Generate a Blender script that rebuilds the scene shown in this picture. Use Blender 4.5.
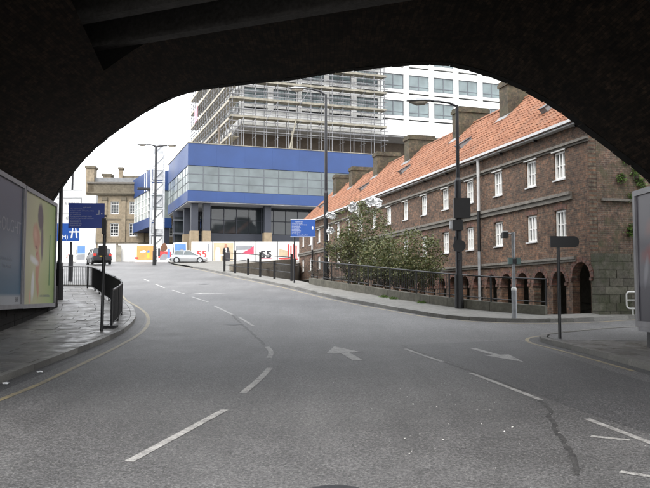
import bpy, math, random
from mathutils import Vector, noise
R = math.radians
rnd = random.Random(7)
for o in list(bpy.data.objects): bpy.data.objects.remove(o)
sc = bpy.context.scene
col = sc.collection

# ---------------------------------------------------------------- camera, sky, sun, exposure
EYE = 2.1
cam = bpy.data.objects.new('camera', bpy.data.cameras.new('camera'))
col.objects.link(cam)
cam.data.sensor_width = 36; cam.data.lens = 43.2
cam.data.clip_start = .05; cam.data.clip_end = 3000
cam.location = (0, 0, EYE); cam.rotation_euler = (R(90) + math.atan(52/780), 0, 0)
sc.camera = cam

SUN_EL, SUN_AZ = 52, 210          # degrees; azimuth measured clockwise from +Y
w = bpy.data.worlds.new('World'); sc.world = w; w.use_nodes = True
nt = w.node_tree; nt.nodes.clear()
sky = nt.nodes.new('ShaderNodeTexSky'); sky.sky_type = 'NISHITA'; sky.sun_disc = False
sky.sun_elevation = R(SUN_EL); sky.sun_rotation = R(SUN_AZ); sky.dust_density = 4; sky.air_density = 1.5
bg = nt.nodes.new('ShaderNodeBackground'); bg.inputs[1].default_value = .10
mix = nt.nodes.new('ShaderNodeMixRGB'); mix.inputs[0].default_value = .86
cl = nt.nodes.new('ShaderNodeTexNoise'); cl.inputs['Scale'].default_value = 2.2; cl.inputs['Detail'].default_value = 5
cr = nt.nodes.new('ShaderNodeValToRGB')
cr.color_ramp.elements[0].position = .3; cr.color_ramp.elements[0].color = (9.0, 9.2, 9.6, 1)
cr.color_ramp.elements[1].position = .7; cr.color_ramp.elements[1].color = (11.5, 11.6, 11.8, 1)
out = nt.nodes.new('ShaderNodeOutputWorld')
tc = nt.nodes.new('ShaderNodeTexCoord')
nt.links.new(tc.outputs['Generated'], cl.inputs['Vector']); nt.links.new(cl.outputs[0], cr.inputs[0])
nt.links.new(sky.outputs[0], mix.inputs[1]); nt.links.new(cr.outputs[0], mix.inputs[2])
nt.links.new(mix.outputs[0], bg.inputs[0]); nt.links.new(bg.outputs[0], out.inputs[0])
sun = bpy.data.objects.new('sun', bpy.data.lights.new('sun', 'SUN')); col.objects.link(sun)
sun.data.energy = 1.0; sun.data.angle = R(25); sun.data.color = (1, .97, .93)
az = R(SUN_AZ); el = R(SUN_EL)
sd = Vector((math.sin(az)*math.cos(el), math.cos(az)*math.cos(el), math.sin(el)))
sun.rotation_euler = sd.to_track_quat('Z', 'Y').to_euler()
sc.view_settings.view_transform = 'Standard'; sc.view_settings.look = 'None'
sc.view_settings.gamma = 1; sc.view_settings.use_curve_mapping = False
sc.view_settings.exposure = 1.6
sc.render.engine = 'CYCLES'

# ---------------------------------------------------------------- helpers
class MB:
    def __init__(s): s.v = []; s.f = []
    def add(s, vs, fs):
        b = len(s.v); s.v += [tuple(p) for p in vs]; s.f += [tuple(i+b for i in f) for f in fs]; return s
    def hexa(s, p):            # 4 bottom (ccw seen from above), 4 top
        return s.add(p, [(3,2,1,0),(4,5,6,7),(0,1,5,4),(1,2,6,5),(2,3,7,6),(3,0,4,7)])
    def box(s, x0, x1, y0, y1, z0, z1):
        return s.hexa([(x0,y0,z0),(x1,y0,z0),(x1,y1,z0),(x0,y1,z0),(x0,y0,z1),(x1,y0,z1),(x1,y1,z1),(x0,y1,z1)])
    def tube(s, p0, p1, r, n=8, r1=None, cap=True):
        p0 = Vector(p0); p1 = Vector(p1); r1 = r if r1 is None else r1
        d = (p1-p0).normalized(); a = d.orthogonal().normalized(); b = d.cross(a)
        vs = []
        for p, q in ((p0, r), (p1, r1)):
            for i in range(n):
                t = 2*math.pi*i/n; vs.append(p + (a*math.cos(t)+b*math.sin(t))*q)
        fs = [(i, (i+1) % n, n+(i+1) % n, n+i) for i in range(n)]
        if cap: fs += [tuple(range(n))[::-1], tuple(range(n, 2*n))]
        return s.add(vs, fs)
    def path(s, pts, r, n=6):
        for a, b in zip(pts, pts[1:]): s.tube(a, b, r, n)
        return s
    def prism(s, poly, fn, a, b):   # poly of (u,v); fn(u,v,w)->xyz; a..b depth
        n = len(poly)
        vs = [fn(u, v, a) for u, v in poly] + [fn(u, v, b) for u, v in poly]
        return s.add(vs, [tuple(range(n)), tuple(range(n, 2*n))[::-1]] + [(i, n+i, n+(i+1) % n, (i+1) % n) for i in range(n)])
    def sheet(s, poly, fn, w):
        return s.add([fn(u, v, w) for u, v in poly], [tuple(range(len(poly)))])
    def lathe(s, prof, c=(0,0), n=16):   # prof of (r,z)
        vs = [(c[0]+r*math.cos(2*math.pi*i/n), c[1]+r*math.sin(2*math.pi*i/n), z) for r, z in prof for i in range(n)]
        m = len(prof)
        fs = [(k*n+i, k*n+(i+1) % n, (k+1)*n+(i+1) % n, (k+1)*n+i) for k in range(m-1) for i in range(n)]
        fs += [tuple(range(n))[::-1], tuple(range((m-1)*n, m*n))]
        return s.add(vs, fs)
    def build(s, name, mat, parent=None, loc=None, smooth=False, kind=None, label=None):
        me = bpy.data.meshes.new(name); me.from_pydata(s.v, [], s.f); me.update()
        if smooth:
            for p in me.polygons: p.use_smooth = True
        return link(name, me, mat, parent, loc, kind, label)

def link(name, me, mat, parent=None, loc=None, kind=None, label=None):
    o = bpy.data.objects.new(name, me); col.objects.link(o)
    if mat is not None and not me.materials: me.materials.append(mat)
    if parent is not None: o.parent = parent
    if loc is not None: o.location = loc
    if kind: o['kind'] = kind
    if label: o['label'] = label
    return o
def tag(o, label, cat, group=None):
    o['label'] = label; o['category'] = cat
    if group: o['group'] = group
    return o
def thing(name, label, cat, loc=(0,0,0), rz=0, group=None):
    o = bpy.data.objects.new(name, None); col.objects.link(o); o.location = loc; o.rotation_euler = (0, 0, rz)
    o.empty_display_size = .3
    return tag(o, label, cat, group)
def copy_tree(o, parent=None):
    c = o.copy(); col.objects.link(c)
    if parent is not None: c.parent = parent
    for ch in list(o.children): copy_tree(ch, c)
    return c
def text(name, s, size, mat, parent, fn, depth=0.0, align='LEFT', xs=1.0, bold=0):
    cu = bpy.data.curves.new('t', 'FONT'); cu.body = s; cu.size = size; cu.align_x = align; cu.offset = size*bold
    to = bpy.data.objects.new('t', cu); me = bpy.data.meshes.new_from_object(to)
    for v in me.vertices: v.co = Vector(fn(v.co.x*xs, v.co.y, depth))
    bpy.data.objects.remove(to)
    return link(name, me, mat, parent)
def grid_wall(mb, x0, x1, z0, z1, holes, y0, y1, sw=False):
    zs = sorted({z0, z1} | {h[k] for h in holes for k in (2, 3) if z0 < h[k] < z1})
    for a, b in zip(zs, zs[1:]):
        m = (a+b)/2; cuts = sorted((h[0], h[1]) for h in holes if h[2] < m < h[3]); x = x0
        for c0, c1 in cuts:
            if c0 > x:
                mb.box(y0, y1, x, c0, a, b) if sw else mb.box(x, c0, y0, y1, a, b)
            x = max(x, c1)
        if x < x1:
            mb.box(y0, y1, x, x1, a, b) if sw else mb.box(x, x1, y0, y1, a, b)
    return mb
def lerp(a, b, t): return a+(b-a)*t
def poly_at(pts, step):              # resample a polyline (Catmull-Rom) every ~step metres
    P = [Vector(p) for p in pts]; dense = []
    for i in range(len(P)-1):
        p0 = P[max(i-1, 0)]; p1 = P[i]; p2 = P[i+1]; p3 = P[min(i+2, len(P)-1)]
        for k in range(20):
            t = k/20
            dense.append(.5*((2*p1)+(p2-p0)*t+(2*p0-5*p1+4*p2-p3)*t*t+(3*p1-p0-3*p2+p3)*t**3))
    dense.append(P[-1]); L = [0]
    for a, b in zip(dense, dense[1:]): L.append(L[-1]+(b-a).length)
    n = max(2, int(round(L[-1]/step))); res = []; j = 0
    for k in range(n+1):
        s = L[-1]*k/n
        while j < len(L)-2 and L[j+1] < s: j += 1
        u = (s-L[j])/max(1e-9, L[j+1]-L[j]); res.append(dense[j].lerp(dense[j+1], u))
    return res
def inside(p, poly):
    x, y = p[0], p[1]; c = False; n = len(poly)
    for i in range(n):
        x1, y1 = poly[i]; x2, y2 = poly[(i+1) % n]
        if (y1 > y) != (y2 > y) and x < (x2-x1)*(y-y1)/(y2-y1)+x1: c = not c
    return c

# ---------------------------------------------------------------- materials
def nodes(name):
    m = bpy.data.materials.new(name); m.use_nodes = True; t = m.node_tree
    b = t.nodes['Principled BSDF']; return m, t, b
def coords(t, scale=(1,1,1)):
    tcn = t.nodes.new('ShaderNodeTexCoord'); mp = t.nodes.new('ShaderNodeMapping'); mp.inputs['Scale'].default_value = scale
    t.links.new(tcn.outputs['Object'], mp.inputs[0]); return mp.outputs[0]
def noisen(t, vec, scale, detail=4, rough=.6):
    n = t.nodes.new('ShaderNodeTexNoise'); n.inputs['Scale'].default_value = scale; n.inputs['Detail'].default_value = detail
    n.inputs['Roughness'].default_value = rough; t.links.new(vec, n.inputs['Vector']); return n.outputs[0]
def ramp(t, fac, stops):
    r = t.nodes.new('ShaderNodeValToRGB'); e = r.color_ramp.elements
    while len(e) < len(stops): e.new(.5)
    for k, (p, c) in enumerate(stops): e[k].position = p; e[k].color = (*c, 1) if len(c) == 3 else c
    t.links.new(fac, r.inputs[0]); return r.outputs[0]
def mixc(t, fac, a, b, mode='MIX'):
    m = t.nodes.new('ShaderNodeMixRGB'); m.blend_type = mode
    for k, v in ((0, fac), (1, a), (2, b)):
        if isinstance(v, (int, float)): m.inputs[k].default_value = v
        elif isinstance(v, tuple): m.inputs[k].default_value = (*v, 1)
        else: t.links.new(v, m.inputs[k])
    return m.outputs[0]
def bump(t, b, h, strength=.4, dist=.01):
    n = t.nodes.new('ShaderNodeBump'); n.inputs['Strength'].default_value = strength; n.inputs['Distance'].default_value = dist
    t.links.new(h, n.inputs['Height']); t.links.new(n.outputs[0], b.inputs['Normal'])
def plain(name, c, rough=.6, metal=0, var=.15, scale=3, bmp=0, fine=None):
    m, t, b = nodes(name); v = coords(t)
    n = noisen(t, v, scale); lo = tuple(x*(1-var) for x in c); hi = tuple(min(1, x*(1+var)) for x in c)
    cc = ramp(t, n, [(.3, lo), (.7, hi)])
    if fine:
        n2 = noisen(t, v, fine); cc = mixc(t, .5, cc, ramp(t, n2, [(.35, tuple(x*.6 for x in c)), (.65, tuple(min(1, x*1.4) for x in c))]))
    t.links.new(cc, b.inputs['Base Color']); b.inputs['Roughness'].default_value = rough; b.inputs['Metallic'].default_value = metal
    if bmp: bump(t, b, noisen(t, v, fine or scale*8), bmp, .01)
    return m
def glass(name, c, rough=.08, spec=.8):
    m, t, b = nodes(name); v = coords(t)
    n = noisen(t, v, .6, 2); t.links.new(ramp(t, n, [(.3, tuple(x*.75 for x in c)), (.7, tuple(min(1, x*1.25) for x in c))]), b.inputs['Base Color'])
    b.inputs['Roughness'].default_value = rough; b.inputs['Specular IOR Level'].default_value = spec; return m
def brick(name, axis, c1, c2, mortar, soot=.6, bw=.23, bh=.078, moss=None):
    m, t, b = nodes(name); tcn = t.nodes.new('ShaderNodeTexCoord'); sp = t.nodes.new('ShaderNodeSeparateXYZ'); cb = t.nodes.new('ShaderNodeCombineXYZ')
    t.links.new(tcn.outputs['Object'], sp.inputs[0])
    if axis == 'V':                  # vault: courses run along the barrel
        ab = t.nodes.new('ShaderNodeMath'); ab.operation = 'ABSOLUTE'; t.links.new(sp.outputs[0], ab.inputs[0])
        sb = t.nodes.new('ShaderNodeMath'); sb.operation = 'SUBTRACT'; t.links.new(sp.outputs[2], sb.inputs[0]); t.links.new(ab.outputs[0], sb.inputs[1])
        t.links.new(sp.outputs[1], cb.inputs[0]); t.links.new(sb.outputs[0], cb.inputs[1])
    else:
        t.links.new(sp.outputs['XYZ'.index(axis)], cb.inputs[0]); t.links.new(sp.outputs[2], cb.inputs[1])
    br = t.nodes.new('ShaderNodeTexBrick'); t.links.new(cb.outputs[0], br.inputs[0])
    br.inputs['Scale'].default_value = 1; br.inputs['Brick Width'].default_value = bw; br.inputs['Row Height'].default_value = bh
    br.inputs['Mortar Size'].default_value = .008; br.inputs['Mortar Smooth'].default_value = .2; br.inputs['Bias'].default_value = 0
    br.inputs['Color1'].default_value = (*c1, 1); br.inputs['Color2'].default_value = (*c2, 1); br.inputs['Mortar'].default_value = (*mortar, 1)
    v = tcn.outputs['Object']
    n1 = noisen(t, v, .7, 6, .65); n2 = noisen(t, v, 5.5, 6, .8)
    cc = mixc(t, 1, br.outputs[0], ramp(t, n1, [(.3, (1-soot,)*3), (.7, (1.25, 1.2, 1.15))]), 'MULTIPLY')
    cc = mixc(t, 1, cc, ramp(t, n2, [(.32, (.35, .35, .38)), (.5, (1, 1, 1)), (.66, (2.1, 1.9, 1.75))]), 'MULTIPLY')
    if moss:
        n3 = noisen(t, v, 1.6, 6, .7); cc = mixc(t, ramp(t, n3, [(.45, (0,0,0)), (.65, (.75,)*3)]), cc, moss)
    t.links.new(cc, b.inputs['Base Color']); b.inputs['Roughness'].default_value = .9
    bump(t, b, mixc(t, .35, br.outputs[1], n2), -.5, .012); return m
def island(name, stops, rough=.7, mul=None, scale=2.5, trans=0):
    m, t, b = nodes(name); g = t.nodes.new('ShaderNodeNewGeometry'); cc = ramp(t, g.outputs['Random Per Island'], stops)
    v = coords(t); n = noisen(t, v, scale, 5); cc = mixc(t, 1, cc, ramp(t, n, [(.3, (.82,)*3), (.7, (1.12,)*3)]), 'MULTIPLY')
    t.links.new(cc, b.inputs['Base Color']); b.inputs['Roughness'].default_value = rough
    if trans:
        tr = t.nodes.new('ShaderNodeBsdfTranslucent'); ms = t.nodes.new('ShaderNodeMixShader'); ms.inputs[0].default_value = trans
        t.links.new(cc, tr.inputs[0]); t.links.new(b.outputs[0], ms.inputs[1]); t.links.new(tr.outputs[0], ms.inputs[2])
        t.links.new(ms.outputs[0], t.nodes['Material Output'].inputs[0])
    return m
def asphalt(name, base, patch=.3):
    m, t, b = nodes(name); v = coords(t)
    big = noisen(t, v, .22, 5, .6); mid = noisen(t, v, 1.7, 5, .7); fine = noisen(t, v, 30, 5, .9)
    vo = t.nodes.new('ShaderNodeTexVoronoi'); vo.inputs['Scale'].default_value = 75; t.links.new(v, vo.inputs['Vector'])
    c = ramp(t, big, [(.3, tuple(x*(1-patch) for x in base)), (.7, tuple(x*(1+patch) for x in base))])
    c = mixc(t, 1, c, ramp(t, mid, [(.3, (.78,)*3), (.7, (1.2,)*3)]), 'MULTIPLY')
    c = mixc(t, 1, c, ramp(t, fine, [(.36, (.30,)*3), (.5, (1,)*3), (.62, (2.2,)*3)]), 'MULTIPLY')
    c = mixc(t, ramp(t, vo.outputs['Color'], [(.80, (0,0,0)), (.9, (.5,)*3)]), c, (.34, .33, .31))
    vs_ = coords(t, (1.1, .1, 1)); c = mixc(t, 1, c, ramp(t, noisen(t, vs_, 1.4, 4, .6), [(.35, (.9,)*3), (.65, (1.08,)*3)]), 'MULTIPLY')   # wheel tracks
    # stray pale chips
    v2 = t.nodes.new('ShaderNodeTexVoronoi'); v2.inputs['Scale'].default_value = 5; t.links.new(v, v2.inputs['Vector'])
    c = mixc(t, ramp(t, v2.outputs['Distance'], [(.03, (.55,)*3), (.05, (0,0,0))]), c, (.42, .41, .39))
    t.links.new(c, b.inputs['Base Color'])
    t.links.new(ramp(t, mid, [(.3, (.54,)*3), (.7, (.64,)*3)]), b.inputs['Roughness'])
    bump(t, b, fine, .7, .012); return m
def slab_mat(name, base):
    m, t, b = nodes(name); oi = t.nodes.new('ShaderNodeObjectInfo'); v = coords(t)
    c = ramp(t, oi.outputs['Random'], [(0, tuple(x*.7 for x in base)), (.5, base), (.85, tuple(x*1.15 for x in base)), (1, tuple(x*1.5 for x in base))])
    n = noisen(t, v, 2.2, 6, .7); n2 = noisen(t, v, 30, 4, .7)
    c = mixc(t, 1, c, ramp(t, n, [(.3, (.6,)*3), (.7, (1.2,)*3)]), 'MULTIPLY'); c = mixc(t, 1, c, ramp(t, n2, [(.3, (.75,)*3), (.7, (1.25,)*3)]), 'MULTIPLY')
    t.links.new(c, b.inputs['Base Color']); t.links.new(ramp(t, n, [(.35, (.28,)*3), (.65, (.7,)*3)]), b.inputs['Roughness'])
    bump(t, b, n2, .35, .008); return m
def worn(name, c, under, lo=.42, hi=.6, scale=14):
    m, t, b = nodes(name); v = coords(t); n = noisen(t, v, scale, 6, .75)
    n2 = noisen(t, v, 38, 4, .85)
    f = mixc(t, .55, n, n2)
    t.links.new(mixc(t, ramp(t, f, [(lo-.1, (0,0,0)), (hi-.1, (1,1,1))]), under, c), b.inputs['Base Color']); b.inputs['Roughness'].default_value = .6
    bump(t, b, n2, .4, .008); return m
def gradz(name, stops, axis=2, lo=0, hi=1, rough=.35):
    m, t, b = nodes(name); tcn = t.nodes.new('ShaderNodeTexCoord'); sp = t.nodes.new('ShaderNodeSeparateXYZ'); t.links.new(tcn.outputs['Object'], sp.inputs[0])
    mr = t.nodes.new('ShaderNodeMapRange'); mr.inputs[1].default_value = lo; mr.inputs[2].default_value = hi; t.links.new(sp.outputs[axis], mr.inputs[0])
    t.links.new(ramp(t, mr.outputs[0], stops), b.inputs['Base Color']); b.inputs['Roughness'].default_value = rough; return m

M = {}
M['asphalt'] = asphalt("asphalt", (.100, .099, .099))
M['asphalt_dark'] = asphalt('asphalt_dark', (.066, .066, .068), .25)
M['tar'] = worn('tar', (.025, .025, .025), (.10, .098, .096), .46, .64, 7)
M['bed'] = plain('joint_bed', (.035, .034, .032), .9, var=.4, scale=6)
M['slab'] = slab_mat('paving_slab', (.135, .128, .118))
M['slab_far'] = plain('paving_far', (.17, .165, .15), .7, var=.25, scale=1.3, fine=7)
M['kerb'] = slab_mat('kerb_stone', (.17, .165, .15))
M['white_paint'] = worn('road_paint_white', (.47, .46, .44), (.13, .128, .125), .50, .66, 6)
M['yellow_paint'] = worn('road_paint_yellow', (.40, .325, .17), (.14, .136, .128), .50, .68, 4)
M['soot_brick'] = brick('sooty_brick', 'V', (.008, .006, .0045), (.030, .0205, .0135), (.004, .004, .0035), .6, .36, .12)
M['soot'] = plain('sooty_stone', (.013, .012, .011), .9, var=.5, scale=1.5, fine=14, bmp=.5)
M['beam'] = plain('lit_concrete_beam', (.075, .07, .066), .8, var=.4, scale=1.2, fine=9, bmp=.3)  # concrete, coloured paler to stand for the lit bands under the span
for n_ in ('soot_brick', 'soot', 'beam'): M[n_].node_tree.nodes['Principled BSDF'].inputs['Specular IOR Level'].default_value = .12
B1, B2, BM = (.140, .078, .049), (.055, .036, .027), (.110, .094, .072)
M['brick_x'] = brick('brown_brick_front', 'X', B1, B2, BM, .45)
M['brick_y'] = brick('brown_brick_side', 'Y', (.135, .086, .064), (.075, .05, .04), (.14, .125, .105), .4, moss=(.06, .065, .03))
M['red_brick'] = brick('red_brick', 'X', (.135, .06, .045), (.09, .048, .038), (.09, .08, .07), .4, .11, .11)
M['stone_trim'] = plain('weathered_stone', (.15, .138, .12), .85, var=.35, scale=2, fine=11, bmp=.4)
def mossy(name):
    m, t, b = nodes(name); v = coords(t); oi = t.nodes.new('ShaderNodeObjectInfo')
    st = ramp(t, oi.outputs['Random'], [(0, (.075, .07, .055)), (.6, (.11, .10, .08)), (1, (.16, .15, .12))])
    st = mixc(t, 1, st, ramp(t, noisen(t, v, 7, 6, .75), [(.3, (.5,)*3), (.7, (1.35,)*3)]), 'MULTIPLY')
    c = mixc(t, ramp(t, noisen(t, v, 1.1, 6, .7), [(.42, (0,)*3), (.62, (.8,)*3)]), st, (.04, .05, .02))
    t.links.new(c, b.inputs['Base Color']); b.inputs['Roughness'].default_value = .95; bump(t, b, noisen(t, v, 14, 5, .8), .8, .03); return m
M['moss_stone'] = mossy('mossy_stone')
M['wall_stone'] = plain('low_wall_stone', (.105, .10, .08), .9, var=.4, scale=1.3, fine=7, bmp=.5)
M['tile'] = island('pantile', [(0, (.17, .070, .038)), (.3, (.225, .098, .053)), (.75, (.26, .120, .068)), (1, (.20, .105, .068))], .85, scale=.6)
M['white'] = plain('white_paint', (.74, .74, .72), .45, var=.08)
M['offwhite'] = plain('render_white', (.70, .69, .66), .7, var=.1, scale=.8)
M['pale'] = plain('pale_blind', (.42, .43, .44), .5, var=.3, scale=2.5)
def by_object(name, stops, rough=.6):
    m, t, b = nodes(name); oi = t.nodes.new('ShaderNodeObjectInfo'); t.links.new(ramp(t, oi.outputs['Random'], stops), b.inputs['Base Color']); b.inputs['Roughness'].default_value = rough; return m
M['blind'] = by_object('blinds', [(0, (.3, .31, .32)), (.3, (.45, .46, .46)), (.6, (.6, .6, .59)), (1, (.72, .7, .66))])
M['gutter'] = plain('gutter_grey', (.5, .5, .5), .5, var=.15)
M['black'] = plain('black_paint', (.006, .006, .007), .45, var=.3)
M['dark_metal'] = plain('dark_grey_paint', (.014, .0145, .018), .45, var=.3)
M['grey_metal'] = plain('galvanised', (.27, .28, .29), .45, .4, var=.2, scale=5)
M['alu'] = plain('aluminium', (.5, .51, .52), .4, .5, var=.15)
M['blue_clad'] = plain('blue_cladding', (.017, .050, .168), .45, var=.12, scale=.4)
M['soffit'] = plain('soffit_white', (.45, .45, .46), .7)
M['slate_panel'] = plain('slate_panel', (.036, .041, .056), .5, var=.12, scale=.5)
M['dark_glass'] = glass('dark_glass', (.03, .036, .04), .05, .6)
M['green_glass'] = glass('green_glass', (.115, .14, .145), .12, .6)
def clear_glass(name, tint):
    m, t, b = nodes(name); tr = t.nodes.new('ShaderNodeBsdfTransparent'); tr.inputs[0].default_value = (*tint, 1); gl = t.nodes.new('ShaderNodeBsdfGlossy'); gl.inputs['Roughness'].default_value = .04
    fr = t.nodes.new('ShaderNodeFresnel'); fr.inputs[0].default_value = 1.6; ms = t.nodes.new('ShaderNodeMixShader')
    t.links.new(fr.outputs[0], ms.inputs[0]); t.links.new(tr.outputs[0], ms.inputs[1]); t.links.new(gl.outputs[0], ms.inputs[2]); t.links.new(ms.outputs[0], t.nodes['Material Output'].inputs[0]); return m
M['window_glass'] = clear_glass('window_glass', (.8, .84, .84))
M['mullion'] = plain('mullion', (.10, .11, .125), .45)
M['brown_wall'] = plain('brown_recess', (.10, .078, .06), .9, var=.2)
M['board'] = plain('scaffold_board', (.24, .222, .18), .8, var=.35, scale=2)
M['tubem'] = plain('scaffold_tube', (.20, .20, .21), .5, .2, var=.25)
M['ashlar'] = plain('sandstone', (.245, .20, .14), .9, var=.25, scale=.7, fine=3)
M['ashlar_dark'] = plain('sandstone_dark', (.125, .107, .077), .9, var=.3, scale=1, fine=4)
M['lead'] = plain('lead', (.19, .195, .2), .6, var=.2)
M['beige'] = plain('beige_cladding', (.27, .21, .135), .7)
M['sign_blue'] = plain('sign_blue', (.014, .050, .33), .4, var=.05)
M['sign_white'] = plain('sign_white', (.75, .76, .76), .4, var=.04)
M['sign_text'] = plain('sign_lettering', (.55, .58, .62), .5, var=.05)
M['leaf'] = island('shrub_leaf', [(0, (.045, .058, .02)), (.4, (.085, .10, .036)), (.75, (.13, .145, .055)), (.92, (.20, .19, .09)), (1, (.17, .13, .07))], .55, scale=1.2, trans=.25)
M['weed'] = island('weed_leaf', [(0, (.05, .095, .018)), (1, (.11, .18, .04))], .5, trans=.3)
M['bark'] = plain('bark', (.075, .06, .045), .9, var=.4, scale=9)
M['bag'] = plain('white_plastic', (.72, .73, .74), .4, var=.1)
M['soil'] = plain('yard_ground', (.09, .085, .07), .95, var=.4, scale=1, fine=6)
M['frame_grey'] = plain('billboard_frame', (.22, .215, .225), .45, .2, var=.15)

# ---------------------------------------------------------------- terrain
def _I(y, a, b):
    if y <= a: return 0
    if y >= b: return (b-a)/2+(y-b)
    return (y-a)**2/(2*(b-a))
def G(x, y):                         # height of the climbing street
    yk = 22+.6*(min(max(x, 2), 12)-2)
    return .0436*y+.037*_I(y, yk-6, yk+6)-.055*_I(y, 76, 96)
LEFT_KERB = [(-5.0, -6), (-5.35, 4), (-5.55, 9), (-5.6, 13.5), (-5.66, 17), (-5.68, 20), (-5.78, 22.5), (-6.2, 25.5), (-6.85, 28.2), (-7.7, 30.9), (-8.7, 33.4), (-10.1, 37.4), (-11.5, 41.0), (-13.2, 42.3), (-22, 43.2)]
RIGHT_KERB = [(22, 31.8), (15, 29.3), (11.05, 27.92), (9, 26.75), (7.5, 26.2), (5.84, 26.1), (4.4, 26.9), (3.12, 28.74), (.65, 34), (-1.85, 41.4), (-5, 49.5), (-8.9, 59.9), (-12, 67.5), (-14, 72)]
CORNER_KERB = [(7.4, -6), (6.95, 6), (6.5, 12), (6.25, 15.1), (5.92, 18.3), (5.66, 19.9), (5.66, 20.7), (5.95, 21.45), (6.7, 22.1), (8.16, 23.2), (9.63, 23.97), (14, 25.4), (22, 27.6)]
WALL_LINE = [(7.85, 27.75), (6.5, 28.65), (5.3, 29.95), (3.25, 33.4), (.32, 40), (-.75, 42.9)]
RAIL_LINE = [(-1.75, 45.2), (-3.0, 47.9), (-4.1, 50.3), (-5.2, 52.6), (-6.4, 55.0), (-7.5, 57.3)]
FA = Vector((9.75, 28.6)); FD = Vector((-.2598, .9657)); FN = Vector((-.9657, -.2598))     # facade: near corner, direction, outward
YARD = [(7.9, 28.0)] + [(x+.25, y+.1) for x, y in WALL_LINE[1:]] + RAIL_LINE + [(-6.95, 58.4), (-4.9, 64.2), (-2.7, 71), (-2.5, 74.5), (5, 77), (12.5, 29.6), (9.7, 28.7)]
def axis_coords(segs):
    out_ = []
    for a, b, s in segs:
        n = int(round((b-a)/s)); out_ += [a+(b-a)*k/n for k in range(n)]
    return out_+[segs[-1][1]]
def grid_sheet(xs, ys, zf, keep=lambda x, y: True):
    mb = MB(); idx = {}
    for j in range(len(ys)-1):
        for i in range(len(xs)-1):
            if not keep((xs[i]+xs[i+1])/2, (ys[j]+ys[j+1])/2): continue
            q = []
            for a, b in ((i, j), (i+1, j), (i+1, j+1), (i, j+1)):
                if (a, b) not in idx: idx[(a, b)] = len(mb.v); mb.v.append((xs[a], ys[b], zf(xs[a], ys[b])))
                q.append(idx[(a, b)])
            mb.f.append(tuple(q))
    return mb
def zground(x, y): return 1.12 if inside((x, y), YARD) else G(x, y)-.10
grid_sheet(axis_coords([(-600, -60, 60), (-60, -20, 8), (-20, 20, 1), (20, 60, 8), (60, 600, 60)]), axis_coords([(-300, -20, 40), (-20, 20, 4), (20, 84, 1), (84, 120, 4), (120, 1000, 80)]), zground).build('ground', M['soil'], kind='structure')
road = grid_sheet(axis_coords([(-40, -16, 2), (-16, 12, .5), (12, 30, 2)]), axis_coords([(-14, 14, 1), (14, 62, .5), (62, 100, 2)]), G, lambda x, y: not inside((x, y), YARD)).build('road', M['asphalt'], kind='structure', smooth=True)

def ribbon(pts, wd, dz, step=.6, smooth=True):
    p = poly_at(pts, step) if smooth else [Vector(q) for q in pts]
    mb = MB()
    for k, q in enumerate(p):
        d = (p[min(k+1, len(p)-1)]-p[max(k-1, 0)]).normalized(); n = Vector((-d.y, d.x))
        for s in (-1, 1):
            e = q+n*s*wd/2; mb.v.append((e.x, e.y, G(e.x, e.y)+dz))
    mb.f = [(2*k+1, 2*k, 2*k+2, 2*k+3) for k in range(len(p)-1)]
    return mb
def ground_poly(poly, dz):           # flat shape laid on the street, split finely so that it follows the slope
    return MB().add([(x, y, G(x, y)+dz) for x, y in poly], [tuple(range(len(poly)))])
ZP = .005
for k, (pts, wd) in enumerate([([(-2.06, 8.32), (-1.74, 9.75), (-1.42, 11.19)], .11), ([(-1.31, 12.62), (-1.17, 14.1), (-1.09, 15.56)], .12), ([(-1.22, 17.15), (-1.25, 18.2), (-1.42, 19.22)], .12),
        ([(-2.21, 24.3), (-2.98, 27.1)], .10), ([(-3.3, 27.9), (-4.39, 31.2)], .10), ([(-4.94, 33.0), (-6.05, 35.6)], .10), ([(-6.7, 37.3), (-7.8, 39.9)], .10), ([(-8.5, 41.4), (-9.7, 44.6)], .10), ([(-10.6, 47), (-11.6, 49.8)], .10),
        ([(1.92, 18.82), (2.2, 17.6), (2.47, 16.49)], .10), ([(2.74, 14.87), (3.02, 13.4), (3.28, 11.99)], .10), ([(3.5, 10.55), (3.65, 9.8), (3.77, 9.17), (3.95, 8.3)], .10), ([(3.2, 9.52), (3.58, 9.30)], .09), ([(2.95, 7.93), (3.3, 7.66)], .09)]):
    ribbon(pts, wd, ZP, .4).build('lane_dash', M['white_paint'], road)
def arrow_mark(tip, tail, hw, sw, hl):
    tip = Vector(tip); tail = Vector(tail); d = (tip-tail).normalized(); n = Vector((-d.y, d.x)); hb = tip-d*hl
    return [tail-n*sw, hb-n*sw, hb-n*hw, tip, hb+n*hw, hb+n*sw, tail+n*sw]
for tip, tail, hw, sw, hl in (((.22, 19.3), (.70, 16.75), .42, .11, 1.25), ((4.16, 16.45), (3.58, 18.95), .30, .08, 1.3), ((-6.6, 38.0), (-4.6, 37.2), .4, .12, .9)):
    p = arrow_mark(tip, tail, hw, sw, hl); ground_poly([(q.x, q.y) for q in p], ZP).build('lane_arrow', M['white_paint'], road)
ribbon([(-4.9, 4), (-5.0, 9), (-4.94, 12.0), (-4.9, 13.4), (-4.95, 15.0), (-5.02, 16.9), (-5.1, 19.5), (-5.26, 22.3), (-5.65, 25), (-6.38, 28), (-7.4, 30.9), (-8.5, 33.6), (-9.8, 37.4), (-11.1, 40.8)], .11, ZP).build('yellow_edge_line', M['yellow_paint'], road)
rk = [(x+.0, y) for x, y in RIGHT_KERB]
def offset(pts, o, step=.8):
    p = poly_at(pts, step); r = []
    for k, q in enumerate(p):
        d = (p[min(k+1, len(p)-1)]-p[max(k-1, 0)]).normalized(); e = q+Vector((-d.y, d.x))*o; r.append((e.x, e.y))
    return r
M['wet'] = asphalt('wet_gutter', (.045, .045, .046), .3)
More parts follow.
